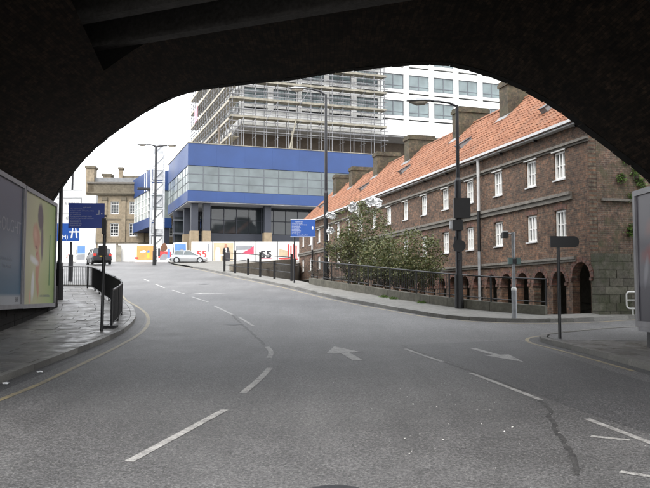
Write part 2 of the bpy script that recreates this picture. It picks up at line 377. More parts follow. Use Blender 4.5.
ribbon(offset(LEFT_KERB[1:13], -.17, .6), .32, .0025).build('damp_gutter', M['wet'], road)
ribbon(offset(CORNER_KERB[1:8], .15, .5), .28, .0035, .4).build('damp_gutter', M['wet'], road)
ribbon(offset(RIGHT_KERB, .30), .10, ZP).build('yellow_edge_line', M['yellow_paint'], road)
ribbon(offset(CORNER_KERB[3:10], .32, .5), .10, ZP, .4).build('yellow_edge_line', M['yellow_paint'], road)
# a later strip of darker surfacing and bitumen-filled joints
def strip(A_, B_, dz, n=16):
    a = poly_at(A_, 1); b = poly_at(B_, 1)
    def at(p, t): t *= len(p)-1; i = min(int(t), len(p)-2); return p[i].lerp(p[i+1], t-i)
    mb = MB()
    for k in range(n+1):
        for p in (a, b):
            q = at(p, k/n); mb.v.append((q.x, q.y, G(q.x, q.y)+dz))
    mb.f = [(2*k, 2*k+1, 2*k+3, 2*k+2) for k in range(n)]; return mb
strip([(1.9, 19.6), (2.62, 16.4), (3.25, 13), (3.75, 10.4), (4.1, 9.3)], [(5.2, 21.0), (5.35, 17.5), (5.7, 13), (6.1, 10), (6.3, 8.6)], .0025).build('resurfaced_strip', M['asphalt_dark'], road)
def ragged(pts, wd, dz, seed):
    r = random.Random(seed); p = poly_at(pts, .05); mb = MB()
    for k, q in enumerate(p):
        d = (p[min(k+1, len(p)-1)]-p[max(k-1, 0)]).normalized(); n = Vector((-d.y, d.x)); c = q+n*(noise.noise((q.x*2, q.y*2, seed))*.05)
        for s in (-1, 1):
            e = c+n*s*wd*max(.1, .6+.5*noise.noise((q.x*4+s*4, q.y*4, seed))+r.uniform(-.2, .2)); mb.v.append((e.x, e.y, G(e.x, e.y)+dz))
    mb.f = [(2*k+1, 2*k, 2*k+2, 2*k+3) for k in range(len(p)-1)]; return mb
ragged([(3.30, 12.1), (3.18, 11.2), (3.01, 10.5), (2.86, 9.8), (2.75, 9.1), (2.6, 8.3), (2.5, 7.8)], .055, .0038, 3).build('tar_joint', M['tar'], road)
ragged([(1.9, 19.6), (2.4, 17.0), (2.85, 14.9), (3.25, 12.8)], .05, .0042, 5).build('tar_joint', M['tar'], road)
ragged([(-3.4, 28.2), (-2.3, 23.4), (-1.5, 19.6)], .06, .0038, 9).build('tar_joint', M['tar'], road)
for x, y, r_ in ((.1, 7.12, .33), (-2.9, 24.9, .3), (-6.9, 44.5, .3)):
    mb = MB(); n = 20
    mb.add([(x+r_*math.cos(2*math.pi*i/n), y+r_*math.sin(2*math.pi*i/n), G(x, y+r_*math.sin(2*math.pi*i/n))+.007) for i in range(n)], [tuple(range(n))])
    mb.build('manhole_cover', M['dark_metal'], road)

# pavements: bed sheet, kerbstones and slabs
def kerbs(parent, pts, side, lo=0, hi=1e9, ln=.92):
    p = poly_at(pts, ln); n = len(p)-1
    for k in range(n):
        a, b = p[k], p[k+1]
        if not (lo <= min(a.y, b.y) and max(a.y, b.y) <= hi): continue
        na = (p[min(k+1, n)]-p[max(k-1, 0)]).normalized(); nb = (p[min(k+2, n)]-p[k]).normalized()
        na = Vector((-na.y, na.x))*side*.16; nb = Vector((-nb.y, nb.x))*side*.16; g = (b-a)*.006; j = rnd.uniform(-.006, .006)
        q = [a+g, b-g, b-g+nb, a+g+na]
        if side < 0: q = q[::-1]
        top = [(v.x, v.y, G(v.x, v.y)+.125+j) for v in q]; bot = [(v.x, v.y, G(v.x, v.y)-.12) for v in q]
        # chamfered road edge
        MB().hexa(bot+top).build('kerb_stone', M['kerb'], parent)
def bed(name, front, back, dz, mat, n=60):
    def cum(pts): return poly_at(pts, .5)
    a, b = cum(front), cum(back)
    def at(p, t): t *= len(p)-1; i = min(int(t), len(p)-2); return p[i].lerp(p[i+1], t-i)
    mb = MB(); m = 6
    for k in range(n+1):
        f, g = at(a, k/n), at(b, k/n)
        for j in range(m+1):
            q = f.lerp(g, j/m); mb.v.append((q.x, q.y, G(q.x, q.y)+dz))
    for k in range(n):
        for j in range(m): mb.f.append((k*(m+1)+j, k*(m+1)+j+1, (k+1)*(m+1)+j+1, (k+1)*(m+1)+j))
    # skirt along the back edge
    s = len(mb.v)
    for k in range(n+1): q = at(b, k/n); mb.v.append((q.x, q.y, G(q.x, q.y)-1.6))
    for k in range(n): mb.f.append((k*(m+1)+m, (k+1)*(m+1)+m, s+k+1, s+k))
    return mb.build(name, mat, kind='structure')
LW = lambda y: -9.15-.14*(y-21)       # tunnel-side edge of the left footway
left_pave = bed('pavement_left', LEFT_KERB, [(LW(y), y) for y in (-6, 4, 9, 13.5, 17, 20, 22.5, 25.5, 28, 30)] + [(-11.3, 33), (-14, 36.5), (-16, 39.5), (-18, 41), (-22.2, 42.6)], .085, M['bed'], 110)
kerbs(left_pave, LEFT_KERB, 1, 2, 43)
def kx(pts):
    p = poly_at(pts, .25)
    def f(y):
        best = None
        for a, b in zip(p, p[1:]):
            if (a.y-y)*(b.y-y) <= 0 and abs(b.y-a.y) > 1e-6: return a.x+(b.x-a.x)*(y-a.y)/(b.y-a.y)
        return min(p, key=lambda q: abs(q.y-y)).x
    return f
LK = kx(LEFT_KERB[:13]); CK = kx(CORNER_KERB[:7])
def slab(parent, q):
    j = rnd.uniform(-.004, .005); tx = rnd.uniform(-.004, .004)
    top = [(x, y, G(x, y)+.12+j+(tx if i % 3 == 0 else -tx)) for i, (x, y) in enumerate(q)]; bot = [(x, y, G(x, y)+.06) for x, y in q]
    MB().hexa(bot+top).build('paving_slab', M['slab'], parent)
y = 8.0; row = 0
while y < 40:
    dep = .62 if y < 27 else .9; y1 = y+dep; g_ = .008
    xa, xb = LK(y)-.17, LK(y1)-.17
    w0, w1 = (LW(y), LW(y1)) if y1 < 31 else (lerp(-11, -16, (y-31)/8.5), lerp(-11, -16, (y1-31)/8.5))
    sl = .92 if y < 27 else 1.25; u0 = 0; u = sl*(.5 if row % 2 else 1)
    W = max(xa-w0, xb-w1)
    while u0 < W-.15:
        u1 = u if u < W-.3 else W
        f = lambda ua, k: (xa-ua if k == 0 else xb-ua)
        q = [(max(f(u1, 0)+g_, w0), y+g_), (f(u0, 0)-g_, y+g_), (f(u0, 1)-g_, y1-g_), (max(f(u1, 1)+g_, w1), y1-g_)]
        slab(left_pave, q); u0 = u1; u = u1+sl*rnd.choice((1, 1, .72))
    y = y1; row += 1
RK1 = RIGHT_KERB[:11]+[(-8.0, 57.7)]
right_pave = bed('pavement_right', RK1, [(22, 34), (16, 32.5), (12.5, 30.0), (9.9, 28.8), (7.95, 27.9)] + [(x+.1, y+.06) for x, y in WALL_LINE[1:]] + [(x+.35, y+.15) for x, y in RAIL_LINE] + [], .118, M['slab_far'], 110)
kerbs(right_pave, RIGHT_KERB, -1, 20, 66)
bed('pavement_forecourt', [(-8.0, 57.7), (-8.9, 59.9), (-12, 67.5), (-14, 72), (-16, 79)], [(-7.1, 57.6), (-6.8, 58.6), (-4.8, 64.2), (-2.6, 71), (-2.4, 79)], .117, M['slab_far'], 30)
corner_pave = bed('pavement_corner', CORNER_KERB, [(12.5, -6), (12, 6), (11.6, 12), (11.2, 14), (10.9, 16), (10.7, 18), (10.5, 19), (10.4, 20), (10.4, 20.6), (10.5, 21.4), (10.8, 22.2), (14.5, 22.6), (22, 24.5)], .085, M['bed'], 90)
kerbs(corner_pave, CORNER_KERB, -1, 6, 27)
y = 8.6; row = 0
while y < 19.6:
    y1 = y+.62; xa, xb = CK(y)+.17, CK(y1)+.17; u0 = 0; u = .92*(.5 if row % 2 else 1)
    while u0 < 3.9:
        u1 = min(u, 3.9)
        slab(corner_pave, [(xa+u0+.008, y+.008), (xa+u1-.008, y+.008), (xb+u1-.008, y1-.008), (xb+u0+.008, y1-.008)]); u0 = u1; u = u1+.92*rnd.choice((1, 1, .7))
    y = y1; row += 1
mb = MB(); ring = [(5.84, 19.7), (5.86, 20.6), (6.1, 21.25), (6.8, 21.85), (8.2, 22.95), (9.66, 23.7), (10.6, 22.3), (10.4, 19.66)]
mb.add([(x, y, G(x, y)+.122) for x, y in ring]+[(8, 20.9, G(8, 20.9)+.122)], [(i, (i+1) % 8, 8) for i in range(8)]); mb.build('asphalt_infill', M['asphalt'], corner_pave)

# ---------------------------------------------------------------- bridge
PROF = [(-13.2, .6), (-12.9, 2.5), (-12.3, 4.2), (-11.6, 5.5), (-11.05, 6.25), (-10.2, 7.22), (-9.5, 7.88), (-8.65, 8.46), (-7.7, 8.96), (-6.9, 9.36), (-6.2, 9.63), (-5.5, 9.80), (-4.6, 9.90), (-3, 9.90), (-1.2, 9.85), (0.3, 9.9), (2.5, 9.86), (3.6, 9.76), (4.2, 9.62), (4.9, 9.34), (5.5, 9.03), (6.4, 8.47), (7.25, 7.77), (8.3, 6.74), (9.3, 5.73), (10.1, 4.7), (10.9, 3.3), (11.4, 1.8), (11.55, .4)]
PROF = [(p.x, p.y) for p in poly_at(PROF, .55)]
bridge = thing('railway_bridge', 'dark sooty brick arch bridge spanning over the street', 'bridge')
def BP(x, z, s): return (x+.15*s*.98, 27-.45*x-s*.98, z)     # point of the profile, s metres back into the bridge
DEEP = 25.0; VAULT = 7.4; CEIL = 10.9  # unseen rear length set by how dark the tunnel should be
mb = MB(); ns = 10; npf = len(PROF)
for k in range(ns+1):
    for x, z in PROF: mb.v.append(BP(x, z, VAULT*k/ns))
for k in range(ns):
    for i in range(npf-1): mb.f.append((k*npf+i, k*npf+i+1, (k+1)*npf+i+1, (k+1)*npf+i))
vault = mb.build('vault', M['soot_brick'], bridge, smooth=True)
TOPZ = 12.4
for part in ([p for p in PROF if p[0] < -7.6], [p for p in PROF if p[0] > 6.6]):     # haunches carry on under the slab span
    mb = MB(); m_ = len(part)
    for k in range(ns+1):
        for x, z in part: mb.v.append(BP(x, z, VAULT+.003+(DEEP-VAULT)*k/ns))
    mb.f = [(k*m_+i, k*m_+i+1, (k+1)*m_+i+1, (k+1)*m_+i) for k in range(ns) for i in range(m_-1)]
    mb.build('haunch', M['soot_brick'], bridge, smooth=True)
def cross_wall(s, e, x0, x1, zf, z1):   # a wall parallel to the bridge face between s and s+e
    mb = MB(); xs = sorted({x0, x1} | {x for x, _ in PROF if x0 < x < x1})
    for a, b in zip(xs, xs[1:]):
        mb.hexa([BP(a, zf(a), s+e), BP(b, zf(b), s+e), BP(b, zf(b), s), BP(a, zf(a), s), BP(a, z1, s+e), BP(b, z1, s+e), BP(b, z1, s), BP(a, z1, s)])
    return mb
def pz(x):
    for (a, za), (b, zb) in zip(PROF, PROF[1:]):
        if a <= x <= b: return za+(zb-za)*(x-a)/max(1e-6, b-a)+.01
    return -1
XL, XR = PROF[0][0], PROF[-1][0]
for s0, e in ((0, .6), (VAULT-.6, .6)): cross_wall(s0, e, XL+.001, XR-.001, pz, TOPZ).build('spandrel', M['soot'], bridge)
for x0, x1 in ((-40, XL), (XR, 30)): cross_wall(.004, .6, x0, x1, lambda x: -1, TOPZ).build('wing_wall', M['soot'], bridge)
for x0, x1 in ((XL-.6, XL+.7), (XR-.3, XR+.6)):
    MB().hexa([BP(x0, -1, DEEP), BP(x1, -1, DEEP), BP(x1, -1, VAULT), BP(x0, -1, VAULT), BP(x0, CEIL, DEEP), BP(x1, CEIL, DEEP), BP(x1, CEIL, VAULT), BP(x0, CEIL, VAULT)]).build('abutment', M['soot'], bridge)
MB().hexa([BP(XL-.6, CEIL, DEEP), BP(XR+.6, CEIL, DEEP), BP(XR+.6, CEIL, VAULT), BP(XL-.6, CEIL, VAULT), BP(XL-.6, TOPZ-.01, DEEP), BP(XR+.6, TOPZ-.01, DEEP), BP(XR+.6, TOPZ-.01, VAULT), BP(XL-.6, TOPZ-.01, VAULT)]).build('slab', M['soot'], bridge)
mb = MB(); mb.hexa([BP(-40, TOPZ, DEEP), BP(30, TOPZ, DEEP), BP(30, TOPZ, 0), BP(-40, TOPZ, 0), BP(-40, TOPZ+.5, DEEP), BP(30, TOPZ+.5, DEEP), BP(30, TOPZ+.5, 0), BP(-40, TOPZ+.5, 0)]); mb.build('deck', M['soot'], bridge)  # unseen deck, added on top to block the sky light
# ring stones along the far mouth of the arch
pp = poly_at(PROF, .62)
for a, b in zip(pp, pp[1:]):
    d = (b-a).normalized(); n = Vector((-d.y, d.x)); n = n if n.y > 0 or abs(n.y) < .2 else -n
    if abs(d.y) > .98: n = Vector((-1 if a.x < 0 else 1, 0))
    e = rnd.uniform(.0, .035); g = d*.012
    q0, q1 = a+g-n*e*.6, b-g-n*e*.6; r0, r1 = a+n*.55, b+n*.55
    fr, bk = -.06-e*.4, .32
    mb = MB().hexa([BP(q0.x, q0.y, bk), BP(q1.x, q1.y, bk), BP(q1.x, q1.y, fr), BP(q0.x, q0.y, fr), BP(r0.x, r0.y, bk), BP(r1.x, r1.y, bk), BP(r1.x, r1.y, fr), BP(r0.x, r0.y, fr)])
    mb.build('arch_stone', M['soot'], bridge)
for s0, zb in ((VAULT+.02, 9.55), (9.7, 9.6), (13.2, 9.7), (17, 9.7), (21, 9.7)):     # cross beams of the slab span
    bm = MB().hexa([BP(XL+.7, zb, s0+.45), BP(XR-.3, zb, s0+.45), BP(XR-.3, zb, s0), BP(XL+.7, zb, s0), BP(XL+.7, CEIL-.01, s0+.28), BP(XR-.3, CEIL-.01, s0+.28), BP(XR-.3, CEIL-.01, s0+.1), BP(XL+.7, CEIL-.01, s0+.1)]).build('cross_beam', M['beam'], bridge)

# ---------------------------------------------------------------- brick almshouse
RZ = math.atan2(FD.y, FD.x)
house = thing('almshouse', 'long brown brick almshouse with orange pantile roof and arcaded ground floor', 'building', (FA.x, FA.y, 0), RZ)
L = 47.0; D = 7.0; ZE = 8.85; ZR = 12.2
wt = [1.95, 4.13] + [7.07+2.95*k for k in range(14)]
at_ = [.62] + [2.13+1.42*k for k in range(21)]
holes = []
for t in wt:
    holes += [(t-.4, t+.4, 6.68, 7.78), (t-.4, t+.4, 4.36, 5.46)]
arch = []
for k, t in enumerate(at_):
    r_ = .6 if k == 0 else .48; zc = 3.38 if k == 0 else 3.1
    arch.append((t, r_, zc-r_)); holes.append((t-r_, t+r_, .9, zc))
mb = grid_wall(MB(), 0, L, .9, ZE, holes, -.32, 0)
for t, r_, zs in arch:
    n = 8
    for i in range(n):
        a0, a1 = math.pi*i/n, math.pi*(i+1)/n
        p = [(t+r_*math.cos(a0), zs+r_*math.sin(a0)), (t+r_*math.cos(a0), zs+r_), (t+r_*math.cos(a1), zs+r_), (t+r_*math.cos(a1), zs+r_*math.sin(a1))]
        mb.prism(p, lambda u, v, w_: (u, w_, v), -.32, 0)
mb.build('front_wall', M['brick_x'], house)
mb = MB(); mb.box(.31, L-.1, -3.7, -3.5, .9, 3.55); mb.box(.31, L-.1, -3.49, -.33, 3.3, 3.5); mb.build('arcade_back_wall', M['soil'], house)
mb = MB()
for x in (0,):
    mb.add([(0, -.33, .9), (0, -D, .9), (0, -D, ZE), (0, -D/2, ZR-.05), (0, -.33, ZE)], [(0, 1, 2, 3, 4)])
    mb.add([(.3, -.33, .9), (.3, -D, .9), (.3, -D, ZE), (.3, -D/2, ZR-.05), (.3, -.33, ZE)], [(4, 3, 2, 1, 0)])
mb.add([(0, -.33, .9), (.3, -.33, .9), (.3, -.33, ZE), (0, -.33, ZE)], [(0, 1, 2, 3)])
mb.build('gable_wall', M['brick_y'], house)
mb = MB(); mb.add([(L, 0, .9), (L, -D, .9), (L, -D, ZE), (L, -D/2, ZR-.05), (L, 0, ZE)], [(4, 3, 2, 1, 0)]); mb.box(.3, L, -D, -D+.3, .9, ZE); mb.build('gable_wall', M['brick_y'], house)
for t, r_, zs in arch[:14]:          # brick arch rings with stone imposts
    n = 9; mb = MB()
    for i in range(n):
        a0, a1 = math.pi*i/n+.015, math.pi*(i+1)/n-.015
        p = [(t+q*math.cos(a), zs+q*math.sin(a)) for q, a in ((r_-.004, a0), (r_+.2, a0), (r_+.2, a1), (r_-.004, a1))]
        mb.prism(p, lambda u, v, w_: (u, w_, v), -.2, .025)
    mb.build('arch_ring', M['red_brick'], house)
    for s in (-1, 1):
        mb = MB().box(t+s*r_-(.02 if s > 0 else .12), t+s*r_+(.12 if s > 0 else .02), -.33, .06, zs-.12, zs); mb.build('impost', M['red_brick'], house)
# string courses
MB().box(.9, L, .003, .12, 3.50, 3.60).box(.9, L, .003, .06, 3.40, 3.497).build('string_course', M['stone_trim'], house)
MB().box(1.1, L, .003, .16, 5.98, 6.1).box(1.1, L, .003, .09, 5.80, 5.977).build('string_course', M['stone_trim'], house)
MB().box(-.05, L, .003, .15, 7.92, 8.02).box(0, L, .003, .07, 7.84, 7.917).build('string_course', M['stone_trim'], house)
MB().box(-.10, -.003, -4.5, -.5, 5.62, 5.72).build('string_course', M['stone_trim'], house)
# windows
def sash(t, z0, z1, src=[None]):
    if src[0] is None:
        h = z1-z0; mb = MB().box(-.4, -.33, -.2, -.06, 0, h).box(.33, .4, -.2, -.06, 0, h).box(-.33, .33, -.2, -.06, h-.07, h).box(-.33, .33, -.2, -.06, 0, .08)
        mb.box(-.15, -.08, -.19, -.08, .08, h-.07).box(.08, .15, -.19, -.08, .08, h-.07)
        for z in (.55,):
            for a, b in ((-.33, -.15), (-.08, .08), (.15, .33)): mb.box(a, b, -.18, -.1, z-.015, z+.015)
        f = mb.build('window', M['white'], house, (t, 0, z0))
        g = MB().box(-.33, .33, -.165, -.15, .08, h-.07).build('pane', M['window_glass'], f)
        b = MB().box(-.33, .33, -.29, -.27, .0, h).build('blind', M['blind'], f)
        s = MB().box(-.44, .44, -.05, .06, -.055, -.004).build('sill', M['gutter'], f)
        src[0] = f; return f
    c = copy_tree(src[0], house); c.location = (t, 0, z0); return c

for t in wt:
    sash(t, 6.68, 7.78); sash(t, 4.36, 5.46)
    MB().box(t-.5, t+.5, .003, .07, 7.79, 7.835).build('lintel', M['offwhite'], house)
    mb = MB(); n = 6
    for i in range(n):
        u0, u1 = t-.46+.92*i/n+.006, t-.46+.92*(i+1)/n-.006; f = lambda u: .06*(1-((u-t)/.46)**2)
        mb.hexa([(u0, -.1, 5.462+f(u0)*.4), (u1, -.1, 5.462+f(u1)*.4), (u1, .018, 5.462+f(u1)*.4), (u0, .018, 5.462+f(u0)*.4), (u0, -.1, 5.64+f(u0)), (u1, -.1, 5.64+f(u1)), (u1, .018, 5.64+f(u1)), (u0, .018, 5.64+f(u0))])
    mb.build('header_arch', M['red_brick'], house)
# roof of single pantiles on the street slope
rise = (ZR-ZE)/(D/2); ov = .28
def rp(t, wd, up=0):                 # t along, wd in from the eaves
    nx = math.hypot(1, rise); up = up+.05*noise.noise((t*.28, wd*.5, 3)) if up else up; return (t, -wd+up*rise/nx, ZE+.06+wd*rise+up/nx)
base = MB().add([rp(-.2, -ov), rp(L+.2, -ov), rp(L+.2, D/2), rp(-.2, D/2)], [(0, 1, 2, 3)])
base.add([(-.2, -D/2, ZR+.06), (L+.2, -D/2, ZR+.06), (L+.2, -D-.3, ZE-.25), (-.2, -D-.3, ZE-.25)], [(0, 1, 2, 3)])
roof = base.build('roof', M['tile'], house)
mb = MB(); cw = .275; rows = 15; wl = (D/2+ov)/rows
prf = [(0, .035), (.2, .06), (.4, .03), (.65, .0), (.9, .008), (1.02, .035)]
for r_ in range(rows):
    for c in range(int((L+.3)/cw)):
        t0 = -.15+c*cw+rnd.uniform(-.006, .006); w0 = -ov+r_*wl-.03+rnd.uniform(-.012, .012); w1 = w0+wl+.04; j = rnd.uniform(0, .012)
        vs = [rp(t0+u*cw, w0, h+.045+j) for u, h in prf]+[rp(t0+u*cw, w1, h+.012) for u, h in prf]+[rp(t0+u*cw, w0, h+.01) for u, h in prf]
        n = len(prf); mb.add(vs, [(i, i+1, n+i+1, n+i) for i in range(n-1)]+[(2*n+i, 2*n+i+1, i+1, i) for i in range(n-1)])
mb.build('pantiles', M['tile'], house, kind='stuff')
mb = MB()
for k in range(105):
    t0 = -.2+k*.452; n = 6
    vs = [(t, -D/2+.16*math.cos(math.pi*i/n)*(1+e), ZR+.04+.14*math.sin(math.pi*i/n)*(1+e)) for t, e in ((t0, 0), (t0+.46, .06)) for i in range(n+1)]
    mb.add(vs, [(i, i+1, n+2+i, n+1+i) for i in range(n)])
mb.build('ridge_tiles', M['tile'], house, kind='stuff')
MB().box(-.25, L+.2, .28, .40, 8.66, 8.77).box(-.25, L+.2, .003, .28, 8.58, 8.64).build('gutter', M['gutter'], house)
for k in range(16):
    MB().box(.6+k*3, .66+k*3, .003, .16, 8.50, 8.578).build('bracket', M['dark_metal'], house)
# chimneys
def chimney(t, ztop, al=.95, ac=1.9):
    yc = -D/2+.1; zb = ZR-1.6
    c = MB().box(t-al/2, t+al/2, yc-ac/2, yc+ac/2, zb, ztop-.32).build('chimney', M['chim'], house)
    MB().box(t-al/2-.07, t+al/2+.07, yc-ac/2-.07, yc+ac/2+.07, ztop-.319, ztop-.13).box(t-al/2-.02, t+al/2+.02, yc-ac/2-.02, yc+ac/2+.02, ztop-.129, ztop).build('cap', M['chim'], c)
    MB().hexa([rp(t-al/2-.12, D/2-ac/2-.28, .075), rp(t+al/2+.12, D/2-ac/2-.28, .075), rp(t+al/2+.12, D/2-ac/2+.0, .08), rp(t-al/2-.12, D/2-ac/2+.0, .08)]+[rp(t-al/2-.12, D/2-ac/2-.28, .10), rp(t+al/2+.12, D/2-ac/2-.28, .10), rp(t+al/2+.12, D/2-ac/2+.0, .11), rp(t-al/2-.12, D/2-ac/2+.0, .11)]).build('flashing', M['lead'], c)
M['chim'] = brick('chimney_brick', 'Y', (.082, .064, .042), (.058, .048, .033), (.07, .062, .045), .55, moss=(.05, .05, .026))
for t, z in ((11.0, 13.25), (16.9, 13.2), (24.9, 13.15), (31.7, 13.2), (38.2, 13.1), (43.3, 13.2)): chimney(t, z)
# small roof lights propped in the slope
for t in (4.77, 13.5, 22.4, 31.0, 43.1):
    d_ = MB().hexa([rp(t-.24, 1.15, .05), rp(t+.24, 1.15, .05), rp(t+.24, 1.75, .05), rp(t-.24, 1.75, .05), rp(t-.24, 1.15, .32), rp(t+.24, 1.15, .32), rp(t+.24, 1.75, .13), rp(t-.24, 1.75, .13)]).build('roof_light', M['lead'], house)
    MB().hexa([rp(t-.27, 1.1, .325), rp(t+.27, 1.1, .325), rp(t+.27, 1.8, .135), rp(t-.27, 1.8, .135), rp(t-.27, 1.1, .36), rp(t+.27, 1.1, .36), rp(t+.27, 1.8, .17), rp(t-.27, 1.8, .17)]).build('lid', M['dark_metal'], d_)
# downpipes
for t in (8.62, 27.5, 41.0):
    d_ = MB().tube((t, .22, 6.13), (t, .22, 8.575), .075, 8).build('downpipe', M['gutter'], house)
    MB().tube((t, .22, 4.2), (t, .22, 6.128), .078, 8).build('middle_length', M['black'], d_)
    MB().tube((t, .22, 1.1), (t, .22, 4.198), .075, 8).build('lower_length', M['grey_metal'], d_)
# mossy stone corner buttress, block by block
for r_ in range(9):
    z0 = .95+r_*.3; xx = 0 if r_ % 2 else .28; n = 0
    while xx < 3.9:
        w_ = min(rnd.uniform(.42, .62), 3.95-xx) if n else (.45 if r_ % 2 else .28)
        e = rnd.uniform(0, .03)
        x0 = max(0, xx-.28) if n == 0 else xx-.28*(0 if r_ % 2 else 1)*0
        MB().box(-.45-e, -.004, -x0-w_+.006, -x0-.006, z0+.006, z0+.294).build('stone_block', M['moss_stone'], house); xx = x0+w_; n += 1
MB().box(-.42, -.005, -3.85, -.05, .9, 3.62).build('buttress_core', M['bed'], house)

# ---------------------------------------------------------------- low wall with railing
wallp = poly_at(WALL_LINE, 1.05)
lw = thing('low_wall', 'low mossy stone wall beside the sunken almshouse yard', 'wall', (0, 0, 0))
for k in range(len(wallp)-1):
    a, b = wallp[k], wallp[k+1]; d = (b-a).normalized(); n = Vector((-d.y, d.x))*.13; g = d*.006
    q = [a+g-n, a+g+n, b-g+n, b-g-n]; q = [q[0], q[3], q[2], q[1]]; h = .33+rnd.uniform(-.008, .008)
    MB().hexa([(v.x, v.y, .9) for v in q]+[(v.x, v.y, G(v.x, v.y)+.12+h) for v in q]).build('wall_stone', M['wall_stone'], lw)
yr = thing('iron_railing', 'black iron mesh railing on top of the low stone wall', 'railing')
def wz(v): return G(v.x, v.y)+.12+.33
for k in range(0, len(wallp), 2):
    v = wallp[k]; MB().box(v.x-.03, v.x+.03, v.y-.03, v.y+.03, wz(v), wz(v)+.95).build('post', M['black'], yr)
pts = [(v.x, v.y, wz(v)+.93) for v in wallp]; MB().path(pts, .03).build('top_rail', M['black'], yr)
pts = [(v.x, v.y, wz(v)+.12) for v in wallp]; MB().path(pts, .02).build('bottom_rail', M['black'], yr)
fine = poly_at(WALL_LINE, .14); mb = MB()
for v in fine:
    if v.y > 30.6: mb.box(v.x-.0085, v.x+.0085, v.y-.0085, v.y+.0085, wz(v)+.12, wz(v)+.93)
mb.build('bars', M['black'], yr, kind='stuff')
# return length going down into the yard at the far end
e0 = wallp[-1]; mb = MB()
mb.path([(e0.x, e0.y, wz(e0)+.93), (e0.x+.2, e0.y+1.7, wz(e0)-.5)], .03).path([(e0.x, e0.y, wz(e0)+.1), (e0.x+.2, e0.y+1.7, wz(e0)-1.2)], .03)
mb.build('stair_rail', M['black'], yr)
mb = MB()
for k in range(9):
    u = k/9; mb.tube((e0.x+.2*u, e0.y+1.7*u, wz(e0)+.93-1.43*u), (e0.x+.2*u, e0.y+1.7*u, wz(e0)+.1-1.3*u), .012, 4)
mb.build('stair_bars', M['black'], yr, kind='stuff')
# post and rail fence further up
pr_ = thing('post_and_rail_fence', 'black post and rail fence along the footway before the hoardings', 'fence')
fp = []
for k, (x, y) in enumerate(((-1.95, 45.5), (-3.1, 47.9), (-4.15, 50.0), (-5.15, 52.3), (-6.3, 54.7), (-7.35, 57.0))):
    z = G(x, y)+.1; h = 1.55 if k in (0, 2, 4, 5) else 1.05; fp.append((x, y, z))
    MB().box(x-.07, x+.07, y-.07, y+.07, z, z+h).box(x-.085, x+.085, y-.085, y+.085, z+h, z+h+.05).build('post', M['black'], pr_)
for h, a in ((1.4, 0), (.95, 0), (.5, 0)):
    MB().path([(x, y, z+h) for x, y, z in fp], .03).build('rail', M['black'], pr_)
# retaining wall closing the yard behind that fence
rw = thing('retaining_wall', 'brown stone retaining wall below the hoardings closing off the yard', 'wall')
rp_ = poly_at([(-7.0, 58.2), (-4.9, 64.2), (-2.75, 70.9)], 1.2)
for k in range(len(rp_)-1):
    a, b = rp_[k], rp_[k+1]; d = (b-a).normalized(); n = Vector((d.y, -d.x))*.15
    for j in range(5):
        zt = lambda v: G(v.x, v.y)+.6-j*.55
        q = [a-n, a+n, b+n, b-n]; e = rnd.uniform(0, .02)
        top = [(v.x, v.y, zt(v)-.004) for v in q]; bot = [(v.x, v.y, zt(v)-.545) for v in q]
        MB().hexa([bot[0], bot[3], bot[2], bot[1], top[0], top[3], top[2], top[1]]).build('wall_stone', M['yardwall'] if 'yardwall' in M else M.setdefault('yardwall', plain('yard_wall_stone', (.17, .15, .12), .9, var=.35, scale=1.4, fine=7, bmp=.4)), rw)

# ---------------------------------------------------------------- shrubs and litter caught in them
def shrub(name, label, base, cr_, rx, ry, rz, nl, seed, lsz):
    r = random.Random(seed); t = thing(name, label, 'shrub', base); mb = MB(); tips = []
    def grow(p, d, ln, rad, lev):
        q = p+d*ln; mb.tube(p, q, rad, 5, rad*.62, False)
        if lev == 0: tips.append(q); return
        for k in range(r.randint(2, 4) if lev > 1 else 3):
            nd = (d+Vector((r.uniform(-.8, .8), r.uniform(-.8, .8), r.uniform(-.35, .55)))).normalized()
            grow(q, nd, ln*r.uniform(.6, .85), rad*.6, lev-1)
        if lev < 3: tips.append(q)
    for k in range(7):
        a = k*.9+r.uniform(-.3, .3); grow(Vector((r.uniform(-.3, .3), r.uniform(-.3, .3), 0)), Vector((math.cos(a)*.55, math.sin(a)*.55, 1)).normalized(), cr_*.36, .055, 4)
    mb.build('branches', M['bark'], t)
    lf = MB(); C = Vector((0, 0, cr_))
    tips = [q for q in tips if ((q.x/rx)**2+(q.y/ry)**2+((q.z-cr_)/rz)**2) < 1.1] or tips
    for k in range(nl):
        if k % 3 == 0:
            q = r.choice(tips)
        else:
            while True:
                u = Vector((r.uniform(-1, 1), r.uniform(-1, 1), r.uniform(-1, 1)))
                if .15 < u.length < 1 and noise.noise(Vector((u.x*rx, u.y*ry, u.z*rz))*1.15+Vector((seed, 0, 0))) > .02-.12*(u.length < .75): break
            q = C+Vector((u.x*rx, u.y*ry, u.z*rz))
        q = q+Vector((r.gauss(0, .11), r.gauss(0, .11), r.gauss(0, .10)))
        if q.z < .05: continue
        a = Vector((r.gauss(0, 1), r.gauss(0, 1), r.gauss(0, .6))).normalized(); b = a.orthogonal().normalized(); b = (b*math.cos(k)+a.cross(b)*math.sin(k)); s = lsz*r.uniform(.6, 1.3)
        lf.add([q-a*s, q+b*s*.42, q+a*s, q-b*s*.42], [(0, 1, 2, 3)])
    lf.build('foliage', M['leaf'], t, kind='stuff'); return t
shrub('shrub', 'tall straggly grey-green shrub behind railing with white bags caught on top', (1.95, 41.2, 1.12), 3.75, 1.85, 1.5, 2.35, 8000, 3, .078)
shrub('shrub', 'lower dense dark green shrub spreading behind the railing beside taller one', (3.9, 38.6, 1.12), 2.75, 2.25, 1.6, 1.55, 9500, 11, .08)
